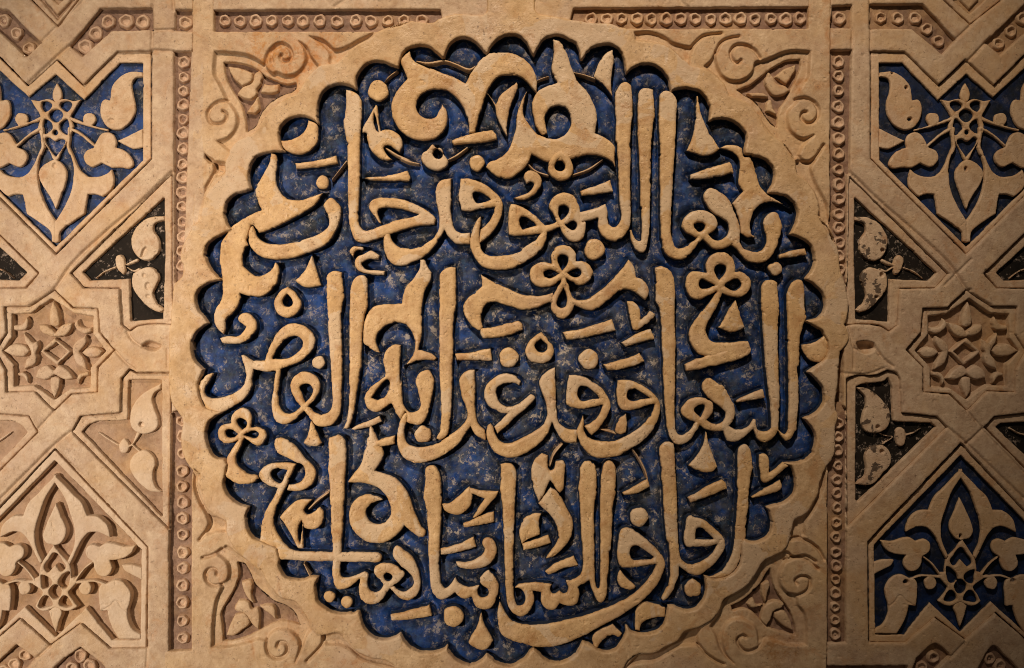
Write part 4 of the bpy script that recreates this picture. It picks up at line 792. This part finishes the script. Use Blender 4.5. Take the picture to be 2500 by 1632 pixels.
corner('carved scroll corner at lower right of the medallion in the dim light', "@N 2022,800* 2020,1571* 2018,1720* 1445,1720* 1445,1642* " + arc(76.0, 0.0),
  "@F3 1702,478* 1722,600 1762,720 1850,850 1920,960 1970,1100 1982,1215* 1860,1182 1700,1132 1600,1052 1500,952 1400,925 1290,942* 1275,890* 1400,830 1520,730 1600,640 1660,540",
  ["@F3 2085,1308* 1900,1302 1740,1262 1640,1230* 1565,1300* 1555,1200 1530,1110 1450,1050 1350,1018 1240,1060 1185,1150 1175,1280 1215,1400 1295,1505* 1180,1405 1120,1280 1095,1190 1040,1105* 1130,965 1200,812 1330,745 1450,655 1530,545 1620,405 1720,350 1850,280* 1890,350* 1820,460 1790,570 1830,690 1930,765 1985,790* 1992,860 2062,960 2092,1100",
   "@F3 245,1418* 420,1402 560,1332 680,1265 760,1170 930,1120* 905,1230 920,1310* 800,1308 700,1322 560,1412 420,1482 200,1512 100,1580*",
   "@E4 1725,985* 1860,912 1950,780 1980,600 2012,470 2075,438* 2042,640 1942,870 1852,1010 1850,1150* 1780,1182 1695,1172 1708,1060"],
  ["~@F3 1900,755,6 2000,762,7 2090,712,8 2125,630,9 2110,580,8 2030,562,8 1965,602,8 1980,642,6", "~@F3 1860,390,6 1980,350,7 2100,390,7 2210,480,6", "~@F3 1640,1240,6 1560,1332,7 1440,1372,7 1360,1320,8 1340,1242,8 1400,1202,7 1425,1222,6",
   "~@F3 915,1305,6 1000,1400,6 1100,1470,6 1190,1510,5", "~@E4 1695,1190,6 1780,1180,7 1880,1212,7 1985,1292,7 2055,1410,6", "~@E4 1650,1330,6 1720,1382,7 1850,1370,7 1960,1430,6"],
  ["@F3 1730,950* 1830,930 1900,1020 1942,1152* 1830,1092 1740,1012", "@F3 1640,862* 1750,820 1842,870 1730,942 1700,1020 1650,1102* 1590,1030 1600,930", "@F3 1590,640* 1680,620 1660,740 1640,850* 1600,760", "@F3 1440,860* 1500,800 1540,870 1620,870* 1500,900"], 1900, 1500)
field('top_band', 'plain narrow plaster band above the bead strips along the top edge', 'plaster band',
      "@N 519,-90* 1977,-90* 1977,17* 1400,20* 1390,60* 1080,60* 1075,23* 519,25*", [], M_STRAP,
      [G("~@N 850,-20,4 838,2,4 818,16,4", 3, 6), G("~@N 1650,-20,4 1662,4,4 1680,18,4", 3, 6)], 1247, 0)

# ------------------------------------------------------------------ palmette panels
def two(s, k):                      # a half outline and its mirror image
    a = shape(s); return a + mirror(a, k)
UPC = 2 * 598.0 / 4.44
U_BIRD = "@L1 1535,788* 1400,780 1280,850 1210,940 1190,1092* 1120,1085 1085,1180 1100,1280 1160,1370 1270,1407 1380,1352 1450,1250 1462,1130 1430,1000 1428,900 1470,842 1545,830*"
U_BALL = "o@L1 965,1295 68 72; ~@L1 740,1275,20 850,1322,12 1000,1372,10 1160,1412,7"
U_TREF = "@L2 1010,272* 1040,210 1100,120 1170,105 1232,140 1257,210 1250,270* 1320,290 1392,350 1442,450 1400,492 1300,482 1200,482 1100,432* 1060,452 990,475 930,440 903,370 930,310 982,280; ~@L2 760,60,16 880,130,12 1015,245,10"
U_LEAF = "@L2 1270,195* 1350,160 1450,110 1545,65* 1550,262* 1450,282 1350,240"
U_BODY = "@L2 735,230* 790,350 830,450 880,530 960,582 1080,582 1160,550 1205,508* 1228,600 1220,690 1150,770 1110,795* 1030,770 948,772* 932,850 912,985* 770,1082 650,1182 635,1285* 598,1295* 598,1070* 690,920 762,760 792,600 790,450 750,320 715,265*; ~@L2 745,60,15 742,180,15 735,260,16 762,330,18"
U_DROP = "@L2 595,398* 650,430 700,490 722,570 700,680 660,780 612,910 600,932* 540,800 460,680 418,560 450,480 530,420"
U_LATT = """@L1 600,1108* 680,1075 790,1095 872,1083* 805,1185 768,1255 768,1300 790,1380 768,1455 740,1540 @L2 722,205 665,300 628,390 600,410* 572,390 530,300 468,205 @L1 452,1540 430,1455 410,1380 432,1300 434,1255 395,1185 335,1085* 410,1095 520,1075
 | @L1 640,1150 680,1100 750,1095 782,1140 750,1192 715,1212 | 565,1150 525,1100 460,1095 440,1140 455,1192 490,1215 | 602,1180 682,1250 602,1327 523,1250 | 712,1288 747,1350 742,1420 720,1467 637,1380 | 493,1288 460,1350 463,1420 480,1455 568,1380 | 595,1402 627,1440 595,1467 563,1440 | @L2 480,180 520,153 590,197 650,170 702,190 692,240 602,377* 510,260"""
U_FLAME = "@L1 612,903* 652,970 667,1040 645,1090 605,1115 568,1060 575,980"
def upper_panel(label, f, mat_g, outs, ins, x, eyes=()):
    t = thing('palmette_panel', label, 'carved panel', x, 300, 'palmette panels')
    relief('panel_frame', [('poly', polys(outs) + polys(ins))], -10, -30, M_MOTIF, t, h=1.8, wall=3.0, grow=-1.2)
    ground('panel_ground', ins, -21, mat_g, t, h=3.0, grow=5)
    def rel(name, sh, top=-8, to=None, grow=.8, **k):
        if isinstance(sh, str): sh = shape(sh)
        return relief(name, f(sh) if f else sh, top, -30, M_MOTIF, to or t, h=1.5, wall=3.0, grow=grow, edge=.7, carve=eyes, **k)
    for sh in (shape(U_BIRD), mirror(shape(U_BIRD), UPC)): rel('bird_leaf', sh)
    for sh in (shape(U_BALL), mirror(shape(U_BALL), UPC)): rel('ball_tendril', sh, -9)
    for sh in (shape(U_TREF), mirror(shape(U_TREF), UPC)): rel('three_lobed_leaf', sh, -7.5)
    for sh in (shape(U_LEAF), mirror(shape(U_LEAF), UPC)): rel('edge_leaf', sh, -9)
    body = rel('palmette', two(U_BODY, UPC), -7)
    rel('teardrop', U_DROP, -8, to=body); rel('lattice', U_LATT, -8.5, to=body, grow=.9); rel('bud', U_FLAME, -9, to=body)
upper_panel('blue ground panel with knotted palmette at upper left, beside the left edge', None, M_BLUE_LEFT, A(PAL_OUT), A(PAL_IN), 135, [G('o@L1 1205,1312 34 26', 4, 5), G('o@L2 590,465 22 26', 5, 5)])
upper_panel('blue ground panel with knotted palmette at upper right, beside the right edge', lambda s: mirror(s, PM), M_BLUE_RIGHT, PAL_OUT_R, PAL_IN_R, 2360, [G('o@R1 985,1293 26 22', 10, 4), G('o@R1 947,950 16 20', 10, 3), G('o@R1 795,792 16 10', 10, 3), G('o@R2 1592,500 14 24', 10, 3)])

LPC = 2 * 592.0 / 4.44
L_BODY = "@L4 580,1150* @L5 640,-120 700,-60 790,35 870,110 910,190 938,267* 1040,270 1110,310 1165,380 1192,502* 1130,470 1050,440 960,450 890,520 840,610 800,700 752,792* 728,760* 790,620 810,500 800,380 760,250 700,80 640,-20 580,-112* 575,-150*"
L_DROP = "@L5 605,128* 650,250 710,400 700,500 640,572 575,585* 500,562 463,490 490,380 550,240"
L_LATT = """@L5 578,582* 650,680 748,790 767,890 762,942* 822,948 832,985* 765,1060 735,1100 785,1180 838,1250* 760,1292 690,1297 640,1272 600,1258 560,1272 500,1297 440,1292 380,1250* 415,1180 462,1100 430,1060 352,1005* 355,960 425,928* 428,870 445,790 515,680
 | @L5 592,663 680,760 712,815 672,872 640,862 600,798* 540,862 513,882 473,820 520,740 | 740,868 752,960 700,1062 623,990 | 448,905 440,970 470,1065 562,985 | 602,1008 667,1090 602,1177 523,1090 | 700,1128 782,1230 770,1252 700,1262 633,1220 | 490,1128 408,1240 430,1270 500,1262 570,1225"""
L_SPIKE = "@L5 528,1300* 600,1250 668,1300 640,1400 602,1532* 562,1420"
L_TREF = "@L5 930,620 990,578 1080,602* 1150,563 1230,570 1340,600 1462,593* 1420,672 1320,732 1188,750* 1212,830 1190,892 1130,927 1060,902 1018,830 1010,772 938,710; ~@L5 815,965,11 860,900,9 920,830,9 990,775,9"
L_LEAF = "@L5 1318,802* 1420,798 1540,828* 1540,962* 1420,900 1350,862"
L_BALL = "o@L5 922,1052 66 72; ~@L5 780,990,18 900,982,11 1020,975,9 1140,1012,8"
L_BIRD = "@L6 1148,642* 1230,603 1320,615 1390,690 1414,760 1397,860 1376,935 1387,1030 1440,1140 1525,1190* 1525,1236* 1288,1236* 1220,1130 1180,1030 1158,928* 1083,937* 1068,800 1068,700 1098,645"
def lower_panel(label, f, mat_g, mat_m, outs, ins, x, eyes=()):
    t = thing('palmette_panel', label, 'carved panel', x, 1370, 'palmette panels')
    relief('panel_frame', [('poly', polys(outs) + polys(ins))], -10, -42, mat_m, t, h=1.8, wall=3.0, grow=-1.2, und=.6)
    ground('panel_ground', ins, -30 if mat_g is M_BARE else -24, mat_g, t, h=3.0, grow=5)
    def rel(name, sh, top=-8, to=None, grow=.8, **k):
        if isinstance(sh, str): sh = shape(sh)
        k['carve'] = list(k.get('carve', ())) + list(eyes)
        return relief(name, f(sh) if f else sh, top, -40, mat_m, to or t, h=1.5, wall=3.0, grow=grow, edge=.5, und=.5, **k)
    vee = [G("~@L6 1083,937,5 1190,880,5 1255,822,5 1310,890,5 1370,935,5", 2.5, 5)]
    rel('bird_leaf', L_BIRD, carve=[((f(c) if f else c), d, s, g) for c, d, s, g in vee])
    rel('bird_leaf', mirror(shape(L_BIRD), LPC))
    for sh in (shape(L_BALL), mirror(shape(L_BALL), LPC)): rel('ball_tendril', sh, -9)
    for sh in (shape(L_TREF), mirror(shape(L_TREF), LPC)): rel('three_lobed_leaf', sh, -7.5)
    for sh in (shape(L_LEAF), mirror(shape(L_LEAF), LPC)): rel('edge_leaf', sh, -9)
    body = rel('palmette', two(L_BODY, LPC), -7)
    rel('teardrop', L_DROP, -8, to=body); rel('lattice', L_LATT, -8.5, to=body, grow=1.0); rel('bud', L_SPIKE, -9, to=body)
lower_panel('bare unpainted panel with knotted palmette at lower left, brightly lit', None, M_BARE, M_MOTIF_BARE, A(LOW_OUT), A(LOW_IN), 133)
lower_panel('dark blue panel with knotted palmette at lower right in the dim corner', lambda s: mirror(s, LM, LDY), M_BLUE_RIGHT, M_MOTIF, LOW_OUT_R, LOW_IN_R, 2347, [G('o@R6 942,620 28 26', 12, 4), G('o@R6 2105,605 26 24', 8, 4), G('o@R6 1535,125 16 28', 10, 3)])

# ------------------------------------------------------------------ small leaf panels round the stars
TA = "@L2 1772,1013* 1640,1020 1520,1080 1440,1190 1418,1290 1440,1390 1510,1472 1600,1492 1690,1442 1732,1350 1712,1250 1660,1170 1682,1090 1785,1052*"
TB = "@L3 1438,300* 1530,250 1620,233 1700,290 1717,370 1682,450 1660,530 1690,610 1780,692* 1740,722 1620,682 1500,562 1440,470 1423,380"
TS = "@L3 1250,130 1290,98 1335,120 1362,230 1350,305 1310,305 1260,230; ~@L3 1040,350,7 1130,282,8 1245,235,10; ~@L3 1355,210,9 1410,190,16 1480,160,20; ~@L3 1370,235,8 1440,275,8 1500,260,18"
JA = "@L4 1745,160* 1650,210 1530,280 1450,380 1408,480 1408,590 1440,662 1540,712 1650,692 1712,630 1712,550 1680,450 1648,340 1670,270 1740,222*"
JB = "@L4 1500,898 1580,888 1650,940 1682,1020 1660,1120 1660,1220 1700,1302 1765,1342* 1620,1332 1500,1242 1420,1132 1398,1040 1430,950"
JS = "o@L4 1345,845 57 82; ~@L4 1395,850,10 1440,812,12 1500,700,22; ~@L4 1430,830,10 1510,900,14; ~@L4 1275,830,12 1180,772,10 1060,690,8"
KA = "@R4 405,205* 520,220 620,280 710,370 767,450 772,570 740,642 680,692 590,702 500,682 463,600 480,480 512,400 500,310 450,250"
KB = "@R4 498,960 530,870 620,838 720,850 777,920 782,1010 750,1082 690,1142 650,1200 560,1262 400,1258* 430,1218 490,1170 510,1090"
KS = "@R4 830,680 850,650 890,640 930,670 942,740 930,820 890,848 845,830 830,760; ~@R4 660,700,6 720,730,8 800,742,8; ~@R4 700,815,8 740,790,7 800,748,7; ~@R4 690,730,6 700,800,6; ~@R4 940,725,8 1020,700,8 1110,650,6"
def leaf_panel(label, f, out, ins, parts, mat_g, mat_l, x, y, eyes=()):
    t = thing('leaf_panel', label, 'leaf panel', x, y, 'small leaf panels round the stars')
    relief('panel_frame', [('poly', polys(out) + polys(ins))], -10, -32, M_STRAP, t, h=1.8, wall=3.0, grow=-1.2)
    ground('panel_ground', ins, -21, mat_g, t, h=3.0, grow=5)
    for name, s, top in parts:
        sh = shape(s)
        relief(name, f(sh) if f else sh, top, -31, mat_l, t, h=1.5, wall=3.0, edge=.9, und=1.0, dome=1.0, carve=eyes)
TP = [('curled_leaf', TA, -9), ('curled_leaf', TB, -9), ('stem', TS, -12)]
JP = [('curled_leaf', JA, -9), ('curled_leaf', JB, -9), ('stem', JS, -12)]
KP = [('curled_leaf', KA, -9), ('curled_leaf', KB, -9), ('stem', KS, -12)]
leaf_panel('black ground panel with two curled leaves above the left knot of straps', None, A(TRI_OUT), A(TRI_IN), TP, M_BLACK, M_LEAF, 330, 640, [G('o@L3 1600,440 26 40', 5, 5), G('@L2 1520,1460* 1545,1380 1580,1340* 1590,1370 1550,1450', 7, 4), G('o@L3 1605,548 22 18', 4, 5), G('o@L3 1560,320 16 22', 5, 4)])
leaf_panel('bare plaster panel with two curled leaves below the left knot of straps', None, A(TRJ_OUT), A(TRJ_IN), JP, M_BARE, M_MOTIF_BARE, 340, 1080, [G('o@L4 1532,608 27 27', 8, 4)])
leaf_panel('black leaf panel tip cut by the left edge of the picture above the left star', lambda s: mirror(s, LX), TRI_OUT_LL, TRI_IN_LL, TP, M_BLACK, M_WORN, -40, 640)
leaf_panel('bare plaster leaf panel tip cut by the left edge below the left star', lambda s: mirror(s, LX), TRJ_OUT_LL, TRJ_IN_LL, JP, M_BARE, M_MOTIF_BARE, -40, 1080)
leaf_panel('black ground panel with worn curled leaves above the right knot of straps', lambda s: mirror(s, TM, 1), TRI_OUT_R, TRI_IN_R, TP, M_BLACK, M_WORN, 2160, 640, [G('o@R2 688,1380 22 20', 10, 3), G('o@R3 680,315 20 26', 10, 3), G('o@R3 625,560 24 20', 7, 4)])
leaf_panel('black ground panel with worn curled leaves below the right knot of straps', None, A(TRK_OUT), A(TRK_IN), KP, M_BLACK, M_WORN, 2160, 1080, [G('o@R4 635,635 22 22', 10, 3), G('o@R4 680,900 22 22', 10, 3)])
leaf_panel('black leaf panel tip cut by the right edge of the picture above the right star', lambda s: mirror(mirror(s, TM, 1), RX), TRI_OUT_RR, TRI_IN_RR, TP, M_BLACK, M_WORN, 2560, 640)
leaf_panel('black leaf panel tip cut by the right edge of the picture below the right star', lambda s: mirror(s, RX - 3), TRK_OUT_RR, TRK_IN_RR, KP, M_BLACK, M_WORN, 2560, 1080)

# ------------------------------------------------------------------ star rosettes
S_PET = [("petal", "@L3 572,600* 622,700 642,860 600,882 538,850 540,700"), ("petal_pair", "@L3 418,860* 500,863 560,905 595,940* 640,880 720,845 787,838* 760,920 700,977 620,992 560,985 480,962 430,920"),
 ("petal_pair", "@L3 922,978* 830,1030 788,1100 793,1200 830,1282 942,1352* 920,1250 858,1150* 930,1050"), ("petal", "@L3 885,1160* 960,1103 1060,1110 1115,1150* 1060,1202 960,1207"),
 ("petal_pair", "@L3 250,945* 310,1000 360,1050 400,1028* 412,1100 390,1170 402,1212 370,1292 258,1342* 280,1240 330,1170 300,1090 270,1040"), ("petal", "@L3 35,1140* 130,1073 260,1080 322,1140* 260,1197 130,1192"),
 ("petal_pair", "@L3 378,1432* 410,1340 500,1298 580,1350* 640,1298 720,1340 802,1442* 700,1452 590,1400* 500,1452"), ("petal", "@L4 543,100* 600,88 647,110 642,200 590,328* 545,220"),
 ("diamond", "@L3 590,998* 772,1150* 620,1302* 428,1150* | 610,1055* 725,1150* 620,1245* 485,1142*"),
 ("hook", "@L3 148,870* 230,850 290,768* 312,830 290,900 230,922 150,912*"), ("hook", "@L3 850,778* 860,850 910,890 990,888* 988,932* 920,957 840,922 803,850"),
 ("hook", "@L4 952,38* 870,50 828,110 850,182* 880,110 962,72*"), ("hook", "@L4 188,50* 260,38 302,90 302,162* 250,100 193,77*")]
def star(label, f, out, ins, x):
    t = thing('star_rosette', label, 'star rosette', x, 855, 'eight pointed star rosettes')
    relief('star_frame', [('poly', polys(out) + polys(ins))], -9.5, -28, M_STRAP, t, h=1.8, wall=3.0, grow=-1.2)
    ground('star_ground', ins, -27, M_BARE, t, h=3.0, grow=5, rough=1.6)
    for n, s in S_PET:
        sh = shape(s)
        relief(n, f(sh) if f else sh, -10.5 if n != 'hook' else -12, -32, M_STRAP, t, h=1.6, wall=4, edge=.9, und=1.0, dome=2.8, tilt=.03)
star('eight pointed star with petal rosette at the left edge, sharp and brightly lit', None, A(STAR_OUT), A(STAR_IN), 133)
star('eight pointed star with petal rosette at the right edge, softer and dimmer', lambda s: mirror(s, SM), STAR_OUT_R, STAR_IN_R, 2360)
def top_star(label, out, ins, dia, x):
    t = thing('star_rosette', label, 'star rosette', x, 20, 'eight pointed star rosettes')
    relief('star_frame', [('poly', polys(out) + polys(ins))], -9.5, -28, M_STRAP, t, h=1.8, wall=3.0, grow=-1.2)
    ground('star_ground', ins, -17, M_BARE, t, h=3.0, grow=5)
    relief('diamond', dia, -8, -24, M_STRAP, t, h=2, wall=4)
top_star('lower tip of a star cut off by the top edge at upper left', A(ROS_L), A(ROS_LI), "@L1 470,-60* 480,0* 620,165* 770,0* 780,-60* | 560,-60* 570,0* 625,50* 680,0* 690,-60*", 138)
top_star('lower tip of a star cut off by the top edge at upper right', A(ROS_R), A(ROS_RI), "@R1 1520,-60* 1530,0* 1628,100* 1730,0* 1740,-60*", 2365)
